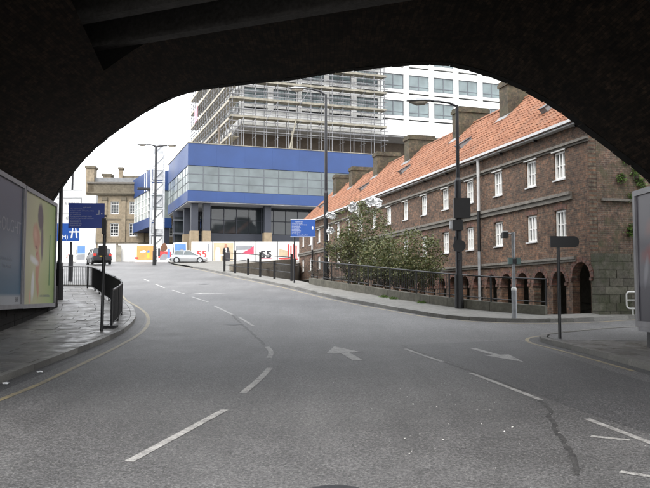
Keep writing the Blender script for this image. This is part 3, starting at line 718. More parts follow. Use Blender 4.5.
def bag(loc, sx, sz, seed, label):     # a torn sheet of plastic hanging in folds
    mb = MB(); n, m = 16, 12
    for i in range(m+1):
        for j in range(n+1):
            u, v = j/n*2-1, i/m*2-1; p = Vector((u*1.6, v*1.6, seed))
            e = 1-.35*abs(noise.noise(p*1.7))-.25*(abs(u)**3+abs(v)**3)*.5
            mb.v.append((u*sx*e*(1-.35*v*v)+.12*noise.noise(p*2+Vector((5, 0, 0))), .20*noise.noise(p*2.2)+.10*noise.noise(p*5), v*sz*e-.25*sz*u*u+.14*noise.noise(p*1.5+Vector((0, 9, 0)))))
    mb.f = [(i*(n+1)+j, i*(n+1)+j+1, (i+1)*(n+1)+j+1, (i+1)*(n+1)+j) for i in range(m) for j in range(n) if noise.noise(Vector((i*.35, j*.3, seed*3))) > -.62]
    tag(mb.build('plastic_bag', M['bag'], loc=loc, smooth=True), label, 'bag', 'white plastic bags caught in the shrubs')
bag((2.55, 40.4, 7.0), .55, .30, 1, 'largest torn white plastic bag snagged on the tall shrub top')
bag((1.45, 40.4, 6.72), .26, .36, 5, 'drooping white plastic bag snagged on shrub next to the largest bag')
bag((.32, 41.8, 6.45), .36, .24, 9, 'white plastic sheet wrapped round the lamp post by shrub')
bag((.30, 41.75, 5.62), .26, .2, 14, 'small white plastic scrap on lamp post below the larger sheet')
def weed(loc, s, seed, label, normal=(0, 0, 1), n=26):
    r = random.Random(seed); mb = MB(); N = Vector(normal)
    for k in range(n*3):
        o_ = Vector((r.gauss(0, .3), r.gauss(0, .3), r.gauss(0, .35)))*s; o_ -= N*o_.dot(N)/max(.01, N.dot(N))
        d = (N*r.uniform(.2, .8)+Vector((r.gauss(0, .5), r.gauss(0, .5), r.gauss(0, .5)))).normalized(); b = d.orthogonal().normalized()*s*.09; e = d*s*r.uniform(.2, .5)
        mb.add([o_-b*.3, o_+e*.55-b, o_+e, o_+e*.55+b], [(0, 1, 2, 3)])
    tag(mb.build('weed', M['weed'], loc=loc), label, 'weed', 'weeds on walls and kerbs')
WL = ['%s green weed on the brick gable %s' % (a_, b_) for a_, b_ in (('small', 'highest of all'), ('spiky', 'second highest'), ('leafy', 'just above the string course'), ('tiny', 'rooted on the string course'), ('drooping', 'well below the string course'), ('sparse', 'lowest of the cluster'), ('spreading', 'beside the billboard top edge'), ('upright', 'nearest the corner quoins'))]
for k, (px, zz) in enumerate(((-1.55, 7.15), (-1.95, 6.75), (-2.2, 6.3), (-1.75, 5.8), (-2.0, 4.75), (-1.7, 4.5), (-2.3, 4.6), (-1.35, 6.5))):
    c = FA+FD*(-.03)+(-FN)*(-px); weed((FA.x+(-FN.x)*(-px)-FD.x*.03, FA.y+(-FN.y)*(-px)-FD.y*.03, zz), .24+.08*(k % 3), 20+k, WL[k], (-FD.x, -FD.y, .3), 34)
for k, (x, y) in enumerate(((3.05, 33.4), (2.7, 34.2), (4.0, 31.7))):
    weed((x-.12, y-.08, G(x, y)+.11), .3, 40+k, ['bright weed tuft at the low wall foot under the darker shrub', 'weed tuft at the low wall foot under the taller shrub', 'weed tuft at the low wall foot towards the lamp post'][k])

# ---------------------------------------------------------------- street lamps, signs, posts
def lamp(loc, h, label, joint, arms, r0=.1, r1=.06, group='street lamps'):
    t = thing('street_lamp', label, 'street lamp', loc, 0, group)
    MB().tube((0, 0, 0), (0, 0, joint), r0, 12).tube((0, 0, joint), (0, 0, joint+.12), r0, 12, r1).tube((0, 0, joint+.12), (0, 0, h), r1, 10, r1*.8).build('column', M['dark_metal'], t)
    MB().tube((0, 0, 0), (0, 0, 1.3), r0*1.35, 12, r0*1.3).build('base', M['black'], t)
    for dx, dy, dz in arms:
        pts = [(0, 0, h-.05), (dx*.3, dy*.3, h+dz*.55), (dx*.7, dy*.7, h+dz*.95), (dx, dy, h+dz)]
        MB().path(pts, r1*.6, 8).build('arm', M['dark_metal'], t)
        u = Vector((dx, dy, 0)).normalized(); n = Vector((-u.y, u.x, 0)); c = Vector((dx, dy, h+dz)); mb = MB(); prof = [(-.1, .07, .05), (.15, .13, .09), (.6, .16, .11), (.95, .08, .05)]
        for a, wd, hh in prof:
            for k in range(8):
                an = 2*math.pi*k/8; p = c+u*a+n*wd*math.cos(an)+Vector((0, 0, .02+hh*max(math.sin(an), -.25))); mb.v.append(tuple(p))
        mb.f = [(i*8+k, i*8+(k+1) % 8, (i+1)*8+(k+1) % 8, (i+1)*8+k) for i in range(3) for k in range(8)]+[tuple(range(8))[::-1], tuple(range(24, 32))]
        hd = mb.build('lantern', M['grey_metal'], t)
        mb = MB()
        for a, wd, hh in ((.12, .07, .02), (.25, .12, .12), (.55, .13, .15), (.85, .05, .04)):
            for k in range(8):
                an = math.pi*k/7; p = c+u*a+n*wd*math.cos(an)-Vector((0, 0, .02+hh*math.sin(an))); mb.v.append(tuple(p))
        mb.f = [(i*8+k, (i+1)*8+k, (i+1)*8+k+1, i*8+k+1) for i in range(3) for k in range(7)]
        mb.build('bowl', M['bowl'], hd)
    return t
M['bowl'] = glass('lamp_bowl', (.3, .27, .22), .2)
l2 = lamp((5.1, 29.72, G(5.1, 29.72)+.1), 9.45-1.6, 'dark street lamp carrying signal boxes beside the low wall', 4.9, [(-1.0, 0, .15)], .125, .075)
l1 = lamp((.05, 42.1, G(.05, 42.1)+.1), 13.15-2.7, 'tall dark street lamp wrapped in white plastic at railing end', 5.0, [(-1.1, 0, .3)], .12, .085)
lf_ = lamp((-15.45, 70.6, G(-15.4, 70.6)), 10.9, 'double-armed street lamp standing before the orange hoarding panel', 3.5, [(-.8, 0, .15), (1.0, 0, .05)], .13, .12)
MB().box(.08, .75, -.16, -.13, 3.3, 4.3).build('notice', M['sign_white'], lf_)
lamp((-11.15, 32.75, G(-11.1, 32.7)+.1), 8.5, 'thick black lamp column beside the railing and green poster billboard', 1.55, [(-1.0, .3, .2)], .13, .09)
# signal heads and a disc seen from behind on lamp 2
z2 = l2.location.z
MB().box(-.20, .42, -.28, -.1, 5.05-z2, 5.82-z2).build('signal_back_board', M['black'], l2)
cb = MB().box(-.26, .12, -.30, -.1, 4.58-z2, 4.98-z2).build('detector_box', M['black'], l2)
MB().box(-.36, -.262, -.28, -.12, 4.64-z2, 4.92-z2).build('lens', M['pale'], cb)
mb = MB(); mb.tube((-.01, -.19, 4.0-z2), (-.01, -.24, 4.0-z2), .24, 24); mb.build('disc_sign', M['black'], l2)
MB().box(-.2, -.14, -.22, -.1, 3.8-z2, 4.35-z2).box(-.03, .1, -.2, -.13, 3.45-z2, 3.74-z2).build('bracket', M['dark_metal'], l2)
# detector pole
cp = thing('camera_pole', 'slim grey pole with small camera and green box on the footway', 'pole', (6.36, 25.95+.35, G(6.36, 26.3)+.1))
MB().tube((0, 0, 0), (0, 0, .95), .085, 10).tube((0, 0, .95), (0, 0, 2.92), .055, 10).build('column', M['grey_metal'], cp)
MB().tube((0, 0, 2.86), (-.22, 0, 2.88), .025, 6).build('arm', M['grey_metal'], cp)
c_ = MB().box(-.38, -.2, -.22, .1, 2.72, 2.9).build('camera_housing', M['black'], cp); MB().box(-.36, -.22, -.18, .06, 2.902, 2.95).build('cap', M['white'], c_)
M['teal'] = plain('teal_box', (.10, .16, .15), .5)
MB().box(-.2, -.07, -.16, .0, 1.83, 2.05).build('junction_box', M['teal'], cp); MB().box(.07, .2, -.16, .0, 1.83, 2.05).build('junction_box', M['teal'], cp); MB().box(-.069, .069, -.15, -.06, 1.85, 2.0).build('strap', M['dark_metal'], cp)
MB().lathe([(.09, .95), (.09, 1.02), (.056, 1.05)]).build('band', M['white'], cp)
# finger post, seen from behind
fpz = G(6.05, 20.2)+.12
fp_ = thing('finger_post', 'black directional sign on a post at the pavement corner', 'sign', (6.05, 20.2, fpz))
MB().tube((0, 0, 0), (0, 0, 2.62), .042, 10).build('post', M['black'], fp_)
pl = [(-.22, 0), (.42, 0), (.5, .05), (.53, .145), (.5, .24), (.42, .29), (-.22, .29)]
MB().prism(pl, lambda u, v, w_: (u, w_, 2.35+v), -.075, -.045).build('sign_plate', M['black'], fp_)
MB().box(-.05, .05, -.044, .05, 2.4, 2.44).box(-.05, .05, -.044, .05, 2.55, 2.59).build('clamp', M['dark_metal'], fp_)
def lettering(parent, x0, z0, lines, lh, y, mat, seed, ch=.6):     # small lines of lettering too fine to read
    r = random.Random(seed); mb = MB()
    for i, (ind, ln) in enumerate(lines):
        x = x0+ind; z = z0-i*lh
        while x < x0+ind+ln:
            wl_ = min(r.uniform(.06, .16), x0+ind+ln-x); c = x
            while c < x+wl_:
                k = r.random(); a = lh*.16; h = lh*ch*(1 if k > .75 else .68)
                mb.box(c, c+a*.45, y, y+.001, z, z+h)
                if k < .6: mb.box(c+a*.45, c+a*1.1, y, y+.001, z+(h*.0 if k < .3 else h*.8), z+(h*.2 if k < .3 else h))
                c += a*1.5
            x += wl_+lh*.3
    return mb.build('lettering', mat, parent, kind='stuff')
# left blue sign
sx, sy = -6.25, 21.95; sz = G(sx, sy)+.12
s1 = thing('direction_sign', 'dark blue panel sign on black post in front of curved guard railing', 'sign', (sx, sy, sz), R(4))
MB().tube((0, 0, 0), (.03, 0, 3.1), .045, 10).build('post', M['black'], s1)
MB().box(-.96, .03, -.08, -.05, 2.87, 3.58).build('panel', M['sign_blue'], s1)
MB().box(-.05, .07, -.049, .04, 2.95, 3.0).box(-.05, .07, -.049, .04, 3.2, 3.25).box(-.03, .08, -.1, -.0801, 2.7, 3.15).build('clamp', M['black'], s1)
MB().box(-.11, .09, -.12, .08, 2.1, 2.38).build('control_box', M['black'], s1)
lettering(s1, -.92, 3.45, [(.36, .22), (0, .4), (0, .66), (0, .3), (0, .3), (0, .6), (0, .66), (0, .3), (0, .3), (0, .32), (0, .3)], .052, -.0825, M['sign_text'], 4)
mb = MB(); mb.prism([(-.2, 3.25), (-.11, 3.25), (-.11, 3.38), (-.13, 3.38), (-.13, 3.275), (-.2, 3.275)], lambda u, v, w_: (u, w_, v), -.083, -.081); mb.box(-.06, -.03, -.083, -.081, 3.26, 3.3)
mb.build('direction_mark', M['sign_white'], s1)
# far blue sign
sx, sy = -1.72, 43.75; sz = G(sx, sy)+.12
s2 = thing('direction_sign', 'pale blue tourist sign on thin post before the almshouse end', 'sign', (sx, sy, sz))
MB().tube((0, 0, 0), (0, 0, 3.4), .045, 8).build('post', M['dark_metal'], s2)
M['sign_blue2'] = plain('sign_blue_bright', (.022, .085, .34), .35, var=.05)
MB().box(-.2, 1.18, -.09, -.06, 2.6, 3.55).build('panel', M['sign_blue2'], s2)
MB().box(-.22, 1.2, -.088, -.062, 2.57, 2.599).box(-.22, 1.2, -.088, -.062, 3.551, 3.58).build('border', M['sign_white'], s2)
lettering(s2, -.14, 3.40, [(.2, .4), (0, .6), (0, .85), (0, .45), (0, .5), (0, .45), (0, .5), (0, .48), (0, .42), (.3, .6)], .083, -.0925, M['sign_white'], 6, .75)
MB().prism([(1.0, 3.0), (1.06, 3.0), (1.06, 3.12), (1.1, 3.1), (1.03, 3.2), (.96, 3.1), (1.0, 3.12)], lambda u, v, w_: (u, w_, v), -.0925, -.091).build('direction_mark', M['sign_white'], s2)
# motorway sign cluster
sx, sy = -15.2, 46.6; sz = G(sx, sy)+.02
s3 = thing('road_sign', 'large white route sign above blue motorway panel beyond the railing', 'sign', (sx, sy, sz))
MB().tube((0, 0, 0), (0, 0, 1.6), .14, 10).tube((0, 0, 1.6), (0, 0, 7.3), .07, 10).build('post', M['dark_metal'], s3)
MB().box(-.9, .62, -.12, -.08, 3.5, 5.45).build('white_panel', M['sign_white'], s3)
MB().box(-.92, .64, -.119, -.081, 5.452, 5.5).box(-.9, .62, -.125, -.1205, 4.98, 5.02).box(-.9, .62, -.125, -.1205, 4.02, 4.06).box(.58, .62, -.124, -.1205, 3.5, 4.97).build('panel_rules', M['grey_metal'], s3)
lettering(s3, -.35, 4.6, [(0, .85)], .22, -.124, M['dark_metal'], 8, .8); lettering(s3, -.3, 3.72, [(0, .4)], .22, -.124, M['dark_metal'], 9, .8)
bp_ = MB().box(-1.1, .52, -.16, -.125, 2.42, 3.47).build('motorway_panel', M['sign_blue2'], s3)
MB().box(-1.13, .55, -.158, -.127, 2.37, 2.419).build('border', M['sign_white'], s3)
FS = lambda u, v, w_: (u-.62, -.163-w_, 2.55+v)
text('route_text', '(M)', .34, M['sign_white'], s3, FS)
mb = MB()
for a in (-.06, .06): mb.prism([(.22+a*2.6-.05, 2.6), (.22+a*2.6+.05, 2.6), (.22+a*1.2+.03, 3.25), (.22+a*1.2-.03, 3.25)], lambda u, v, w_: (u, w_, v), -.164, -.161)
mb.box(-.08, .52-.0, -.166, -.1645, 2.92, 3.0); mb.build('motorway_symbol', M['sign_white'], s3)

# left guard rail with upright bars
GR = [(-6.2, 22.75), (-6.5, 24.5), (-7.08, 27.2), (-8.1, 30.2), (-9.62, 34), (-11.0, 37.5), (-12.0, 39.5), (-13.4, 40.0), (-15.5, 40.4)]
gr = thing('guard_railing', 'black pedestrian guard railing with upright bars curving along the kerb', 'railing')
gp = poly_at(GR, .11)
gz = lambda v: G(v.x, v.y)+.12
mb = MB()
for k, v in enumerate(gp):
    if k % 18: mb.box(v.x-.008, v.x+.008, v.y-.008, v.y+.008, gz(v)+.1, gz(v)+1.06)
mb.build('bars', M['black'], gr, kind='stuff')
for k in range(0, len(gp), 18):
    v = gp[k]; MB().box(v.x-.03, v.x+.03, v.y-.03, v.y+.03, gz(v)-.02, gz(v)+1.12).build('post', M['black'], gr)
g2 = poly_at(GR, .5)
MB().path([(v.x, v.y, gz(v)+1.08) for v in g2], .03).build('top_rail', M['black'], gr); MB().path([(v.x, v.y, gz(v)+.1) for v in g2], .022).build('bottom_rail', M['black'], gr)
v = gp[0]; MB().box(v.x-.22, v.x+.16, v.y-.14, v.y+.14, gz(v)-.01, gz(v)+.07).build('foot_block', M['black'], gr)
# white hoop rail on the far corner
hr = thing('hoop_barrier', 'white tubular hoop barrier by the mossy buttress', 'barrier', (10.85, 28.15, G(10.8, 28.2)+.1), R(14))
def hoop(z0, z1, x0, x1):
    p = []
    for cx, cz, a0 in ((x1-.12, z1-.12, 0), (x0+.12, z1-.12, 90), (x0+.12, z0+.12, 180), (x1-.12, z0+.12, 270)):
        for k in range(5): a = R(a0+k*22.5); p.append((cx+.12*math.cos(a), 0, cz+.12*math.sin(a)))
    return p+[p[0]]
MB().path(hoop(.25, .85, 0, 1.5), .028, 8).build('hoop', M['white'], hr); MB().tube((.02, 0, .55), (1.48, 0, .55), .02, 6).build('cross_bar', M['white'], hr)
for x in (.25, 1.25): MB().tube((x, 0, -.02), (x, 0, .26), .028, 8).build('leg', M['white'], hr)

# ---------------------------------------------------------------- billboards
def billboard(name, label, p0, p1, z0, z1, flip):
    """panel from p0 to p1; local x runs along it, local -y is the face"""
    d = Vector(p1)-Vector(p0); t = thing(name, label, 'billboard', (p0[0], p0[1], z0), math.atan2(d.y, d.x)); W = d.length; H = z1-z0
    MB().box(0, W, .02, .28, 0, H).build('backing', M['soot'], t)
    fr = MB().box(0, W, -.06, .02, 0, .13).box(0, W, -.06, .02, H-.13, H).box(0, .12, -.06, .02, .13, H-.13).box(W-.12, W, -.06, .02, .13, H-.13).build('frame', M['frame_grey'], t)
    return t, W, H
MB_l = (-8.41, 18.6); 
def LB(y): return (-8.75-.14*(y-21), y)
# face of the left boards looks towards +x, so x runs from near to far
t, W, H = billboard('billboard', 'dark blue advertising billboard headlined THOUGHT under the bridge', LB(17.2), LB(23.35), 1.73, 5.45, 1)
M['poster_blue'] = gradz('poster_blue', [(0, (.30, .31, .33)), (.06, (.30, .31, .33)), (.09, (.02, .085, .15)), (.45, (.035, .075, .135)), (1, (.055, .06, .09))], 2, .13, 3.6)
MB().box(.12, W-.12, -.012, .018, .13, H-.13).build('poster', M['poster_blue'], t)
M['poster_print'] = plain('poster_print', (.2, .22, .26), .4, var=.1)
FT = lambda u, v, w_: (u+3.0, -.015, 2.18+v)
text('headline', 'THOUGHT', .52, M['poster_print'], t, FT, 0, 'LEFT', 1.15)
M['print_dk'] = plain('print_dark', (.03, .03, .035), .4)
text('small_print', 'BBB', .2, M['print_dk'], t, lambda u, v, w_: (u+W-.75, -.015, .2+v))
lettering(t, W-2.4, 1.35, [(0, 1.2), (.2, .9)], .2, -.0145, M['poster_print'], 12)
t, W, H = billboard('billboard', 'pale green billboard picturing a figure with dark hair', LB(23.4), LB(28.1), 1.72, 5.44, 1)
def print_mat(name, axis, bgstops, lo, hi, marks, rough=.4):
    """flat print: soft-edged ellipses (u,v,ru,rv,angle,colour,softness) over a graded ground"""
    m, t, b = nodes(name); tcn = t.nodes.new('ShaderNodeTexCoord'); sp = t.nodes.new('ShaderNodeSeparateXYZ'); t.links.new(tcn.outputs['Object'], sp.inputs[0])
    cb = t.nodes.new('ShaderNodeCombineXYZ'); t.links.new(sp.outputs[0], cb.inputs[0]); t.links.new(sp.outputs[2], cb.inputs[1])
    mr = t.nodes.new('ShaderNodeMapRange'); mr.inputs[1].default_value = lo; mr.inputs[2].default_value = hi; t.links.new(sp.outputs[axis], mr.inputs[0])
    c = ramp(t, mr.outputs[0], bgstops)
    wob = t.nodes.new('ShaderNodeTexNoise'); wob.inputs['Scale'].default_value = 2.2; wob.inputs['Detail'].default_value = 4; t.links.new(cb.outputs[0], wob.inputs['Vector'])
    for u, v, ru, rv, an, colr, soft in marks:
        mp = t.nodes.new('ShaderNodeMapping'); mp.vector_type = 'TEXTURE'; mp.inputs['Location'].default_value = (u, v, 0); mp.inputs['Rotation'].default_value = (0, 0, R(an)); mp.inputs['Scale'].default_value = (ru, rv, 1)
        t.links.new(cb.outputs[0], mp.inputs[0]); ln = t.nodes.new('ShaderNodeVectorMath'); ln.operation = 'LENGTH'; t.links.new(mp.outputs[0], ln.inputs[0])
        ad = t.nodes.new('ShaderNodeMath'); ad.operation = 'MULTIPLY_ADD'; t.links.new(wob.outputs[0], ad.inputs[0]); ad.inputs[1].default_value = .5; t.links.new(ln.outputs['Value'], ad.inputs[2])
        c = mixc(t, ramp(t, ad.outputs[0], [(min(.98, 1.25-soft)*.8, (1,)*3), (1.0, (0,)*3)]), c, colr)
    t.links.new(c, b.inputs['Base Color']); b.inputs['Roughness'].default_value = rough; return m
PF = lambda u, v, w_: (u, -w_, v)
def blob(pts): return [(p.x, p.y) for p in poly_at(pts+[pts[0]], .12)][:-1]
M['skin'] = plain('print_skin', (.40, .20, .13), .45, var=.12, scale=1.2); M['dressp'] = plain('print_dress', (.55, .55, .54), .45, var=.15, scale=2); M['greenp'] = plain('print_green', (.05, .15, .05), .45)
SK, SK2, HR, WH = (.40, .19, .12), (.52, .30, .21), (.07, .045, .055), (.55, .55, .53)
M['poster_green'] = print_mat('poster_green', 0, [(0, (.36, .34, .22)), (.35, (.40, .39, .22)), (.6, (.33, .35, .16)), (.8, (.26, .32, .12)), (1, (.15, .24, .06))], .1, W,
    [(2.3, 2.95, .62, .75, 8, HR, .3), (2.55, 2.2, .34, .95, 4, HR, .4), (1.75, 2.25, .85, .72, -20, SK, .35), (1.6, 2.35, .45, .4, -20, SK2, .8), (2.0, 1.45, .48, .75, 8, SK, .35), (1.75, 1.95, .3, .09, -10, (.2, .06, .05), .4), (1.85, 1.75, .22, .1, 20, (.35, .06, .06), .4),
     (1.9, 1.05, .32, .75, 4, SK, .4), (1.55, 1.5, .95, .2, -8, WH, .5), (1.35, .7, .32, .75, -6, WH, .4), (1.0, .35, .2, .4, 0, SK2, .5), (2.1, .6, .2, .5, 4, SK, .5)])
MB().box(.12, W-.12, -.012, .018, .13, H-.13).build('poster', M['poster_green'], t)
MB().prism([(3.72, .75), (3.86, .75), (3.86, 2.5), (3.72, 2.5)], PF, .014, .0155).build('printed_stripe', M['greenp'], t)
lettering(t, 2.4, .35, [(0, 1.5)], .16, -.0145, M['poster_print'], 31)
pw = thing('plinth_wall', 'dark sooty stone wall beneath the blue and green billboards', 'wall')
a, b = Vector(LB(8)), Vector(LB(29.5)); n = Vector((-1, -.14)).normalized()
nn = 24
for k in range(nn):
    for j in range(4):
        u0, u1 = k/nn, (k+1)/nn; p0 = a.lerp(b, u0)+n*.12; p1 = a.lerp(b, u1)+n*.12; e = rnd.uniform(0, .03)
        f = lambda p, s, z: (p.x+n.x*s, p.y+n.y*s, z)
        z0, z1 = G(-9, p0.y)+.05+j*.22, G(-9, p0.y)+.05+j*.22+.21
        z0b, z1b = G(-9, p1.y)+.05+j*.22, G(-9, p1.y)+.05+j*.22+.21
        dv = (p1-p0).normalized()*.006
        MB().hexa([f(p0+dv, e, z0), f(p1-dv, e, z0b), f(p1-dv, .9, z0b), f(p0+dv, .9, z0), f(p0+dv, e, z1), f(p1-dv, e, z1b), f(p1-dv, .9, z1b), f(p0+dv, .9, z1)]).build('stone_course', M['soot'], pw)
# right board: face looks towards -x, so x runs from far to near
t, W, H = billboard('billboard', 'mauve and red billboard on legs behind the finger post corner', (7.43, 18.6), (7.62, 12.6), 1.38, 4.6, -1)
M['poster_mauve'] = print_mat('poster_mauve', 2, [(0, (.035, .032, .045)), (.26, (.04, .035, .055)), (.3, (.10, .095, .12)), (.6, (.13, .12, .14)), (1, (.09, .08, .10))], .1, H,
    [(1.2, 1.75, 1.3, .45, 10, (.26, .05, .045), .5), (2.6, 2.0, 1.2, .5, -15, (.20, .04, .05), .6), (.55, 1.3, .18, .6, -14, (.24, .24, .27), .5), (.8, 2.3, .5, .35, 30, (.20, .10, .10), .8), (1.5, .9, .6, .3, 0, (.16, .15, .18), .7)])
MB().box(.12, W-.12, -.012, .018, .13, H-.13).build('poster', M['poster_mauve'], t)
MB().box(.2, W, -.09, .3, -.1, -.002).build('bottom_ledge', M['frame_grey'], t)
for x in (.35, 3.0, 5.5): MB().box(x, x+.16, .05, .21, G(7.5, 18)-1.38+.0, -.1).build('leg', M['black'], t)

# ---------------------------------------------------------------- blue office building
def frame_building(name, label, c, rz): return thing(name, label, 'building', (c[0], c[1], 0), rz)
BR = math.atan2(.328, .945)
bb = frame_building('office_building', 'modern office block with blue cladding bands raised on columns', (-14.9, 84.0), BR)
BL, BD = 22.2, 15.5
for z0, z1 in ((16.32, 18.75), (12.40, 13.55)):
    MB().box(.1, BL, .1, BD, z0+.01, z1-.01).build('cladding_core', M['slate_panel'], bb)
    for k in range(7): MB().box(k*BL/7+0, (k+1)*BL/7-.005, 0, .095, z0, z1).build('cladding_panel', M['blue_clad'], bb)
    for k in range(5): MB().box(0, .095, .1+k*(BD-.1)/5, .1+(k+1)*(BD-.1)/5-.005, z0, z1).build('cladding_panel', M['blue_clad'], bb)
MB().box(-.05, BL+.05, -.05, BD, 18.752, 18.84).build('parapet_trim', M['board'], bb)
MB().box(.3, BL-.2, .3, BD-.3, 13.551, 16.319).build('interior_core', M['pale2'] if 'pale2' in M else M.setdefault('pale2', plain('interior', (.16, .19, .19), .8, var=.4, scale=.5)), bb)
nb = 13; bw_ = BL/nb
zr_ = [13.55, 14.45, 15.38, 16.32]
for k in range(nb):
    for j in range(3):
        MB().box(k*bw_+.035, (k+1)*bw_-.035, .06, .09, zr_[j]+.04, zr_[j+1]-.04).build('pane', M['green_glass'], bb)
MB_m = MB()
for k in range(nb+1): MB().box(max(0, k*bw_-.03), min(BL, k*bw_+.03), .02, .12, 13.551, 16.319).build('mullion', M['mullion'], bb)
for j in (1, 2): MB().box(0, BL, .035, .11, zr_[j]-.035, zr_[j]+.035).build('transom', M['mullion'], bb)
for x in (1.75, 12.6):
    MB().box(x, x+.8, .13, .2, 13.6, 16.28).build('white_blind', M['white'], bb)
nl_ = 8; lw_ = BD/nl_
for k in range(nl_):
    for j in range(3):
        MB().box(.06, .09, k*lw_+.05, (k+1)*lw_-.05, zr_[j]+.04, zr_[j+1]-.04).build('pane', M['sky_glass'] if 'sky_glass' in M else M.setdefault('sky_glass', glass('sky_glass', (.42, .47, .47), .1, .8)), bb)  # pale base colour stands for sky reflected in the panes
    MB().box(.02, .12, k*lw_-.05 if k else .12, k*lw_+.05 if k else .2, 13.551, 16.319).build('mullion', M['mullion'], bb)
MB().box(.1, BL-.1, .1, BD-.1, 12.30, 12.398).build('soffit', M['soffit'], bb)
# recessed lower storeys
MB().box(3.2, BL, 3.0, BD, 5.0, 9.2).build('lower_wall', M['slate_panel'], bb)
MB().box(3.2, BL, 3.25, BD, 9.2, 12.29).build('lower_core', M['slate_panel'], bb)
gx = [3.2+k*(BL-3.2)/13 for k in range(14)]
for k in range(13):
    for j, (a, b) in enumerate(((9.22, 10.7), (10.75, 12.28))):
        MB().box(gx[k]+.05, gx[k+1]-.05, 3.12, 3.16, a+.03, b-.03).build('dark_pane', M['dark_glass'], bb)
    MB().box(gx[k]-.03, gx[k]+.03, 3.05, 3.2, 9.202, 12.288).build('mullion', M['slate_panel'], bb)
for k in range(3):
    MB().box(3.08, 3.12, 3.4+k*2.6, 5.9+k*2.6, 8.75, 12.2).build('dark_pane', M['dark_glass'], bb)
for x, y in ((.6, 1.0), (1.9, .7), (8.9, 1.0), (16.2, 1.0), (.6, 6), (.6, 11)):
    c_ = MB().box(x, x+.75, y, y+.75, 9.25, 12.29).build('column', M['slate_panel'], bb)
    MB().box(x-.05, x+.82, y-.05, y+.82, 4.8, 9.248).build('column_casing', M['beige'], c_)
MB().box(-.2, 3.0, 9.0, 9.3, 5, 12.2).build('rear_screen', M['slate_panel'], bb)
for k in range(2): MB().box(k*1.5, 1.1+k*1.5, 8.9, 8.99, 6, 11.5).build('rear_pane', M['dark_glass'], bb)
for k in range(4): MB().box(-.2, 3, 8.6, 8.88, 6.2+k*1.6, 6.4+k*1.6).build('rear_beam', M['mullion'], bb)

# second blue block further left
b2 = frame_building('office_wing', 'blue banded office wing between hoist tower and stone building', (-22.0, 100.0), math.atan2(.907, -.42))
MB().box(3, 22, -3, 0, 16.2, 18.9).build('cladding_band', M['blue_clad'], b2); MB().box(3, 22, -3, 0, 11.2, 12.5).build('cladding_band', M['blue_clad'], b2)
MB().box(3.1, 21.9, -2.9, -.25, 12.51, 16.19).build('interior_core', M['pale2'], b2)
for k in range(2, 10):
    for j in range(4):
        MB().box(k*2.2+.08, k*2.2+2.1, -.14, -.1, 12.55+j*.91, 13.4+j*.91).build('pane', M['sky_glass'], b2)
for k in range(2, 11): MB().box(max(0, k*2.2-.06), min(22, k*2.2+.06), -.18, -.04, 12.51, 16.19).build('mullion', M['white'], b2)
for j in range(1, 4): MB().box(3, 22, -.16, -.06, 12.5+j*.91-.03, 12.5+j*.91+.03).build('transom', M['white'], b2)
MB().box(3.2, 3.9, -2.8, -.6, 5, 11.19).box(4.0, 5.2, -2.8, -2.2, 5, 11.19).build('stair_core', M['slate_panel'], b2)
for x in (4.6, 5.8): MB().box(x, x+.35, .002, .05, 16.2, 18.9).build('white_strip', M['white'], b2)

# hoist tower (grey braced mast)
ht = thing('hoist_tower', 'pale grey braced builders hoist tower beside the blue offices', 'hoist', (-20.75, 92.5, 5.5), R(15))
for x, y in ((0, 0), (1.5, 0), (0, 1.5), (1.5, 1.5)): MB().box(x-.09, x+.09, y-.09, y+.09, 0, 14.3).build('upright', M['alu'], ht)
for k in range(9):
    z = .6+k*1.6
    MB().box(-.1, 1.6, -.12, .02, z, z+.14).build('landing', M['alu'], ht)
    MB().tube((0, -.05, z), (1.5, -.05, z+1.6), .05, 5).build('brace', M['alu'], ht)
    MB().box(.15, 1.35, .0, .04, z+.25, z+1.5).build('mesh_panel', M['white'] if k % 2 else M['pale'], ht)
MB().box(-1.6, -.1, -.1, .8, 9.3, 9.5).build('gangway', M['dark_metal'], ht)

# ---------------------------------------------------------------- white tower under scaffold
tw = frame_building('office_tower', 'white concrete office tower with window grid behind scaffolding', (-10.5, 96.6), BR)
TL, TD = 46.0, 30.0; bay = 3.8; rowz = [26.35, 29.98, 33.6]
hl = []
for k in range(12):
    for z in rowz: hl += [(.35+k*bay, .35+k*bay+3.05, z, z+2.1), (.35+k*bay, .35+k*bay+3.05, z-.62, z-.40)]
grid_wall(MB(), 0, TL, 23.65, 37, hl, 0, .35).build('facade', M['white'], tw)
MB().box(.4, TL-.2, .5, TD, 23.7, 37).build('core', M['slate_panel'], tw)
grid_wall(MB(), .36, TD, 23.65, 37, [(1.2+k*bay, 1.2+k*bay+3.0, z, z+2.1) for k in range(7) for z in rowz], 0, .35, True).build('side_facade', M['white'], tw)
MB().box(.36, TL, .36, TD, 23.5, 23.645).build('soffit', M['soffit'], tw)
MB().box(1, TL-1, 4.5, TD-1, 6, 23.49).build('recess_wall', M['brown_wall'], tw)
for k in range(12):
    x = k*bay; MB().box(x, x+.3, .02, .32, 16, 23.49).build('pier', M['brown_wall'], tw) if k < 0 else None
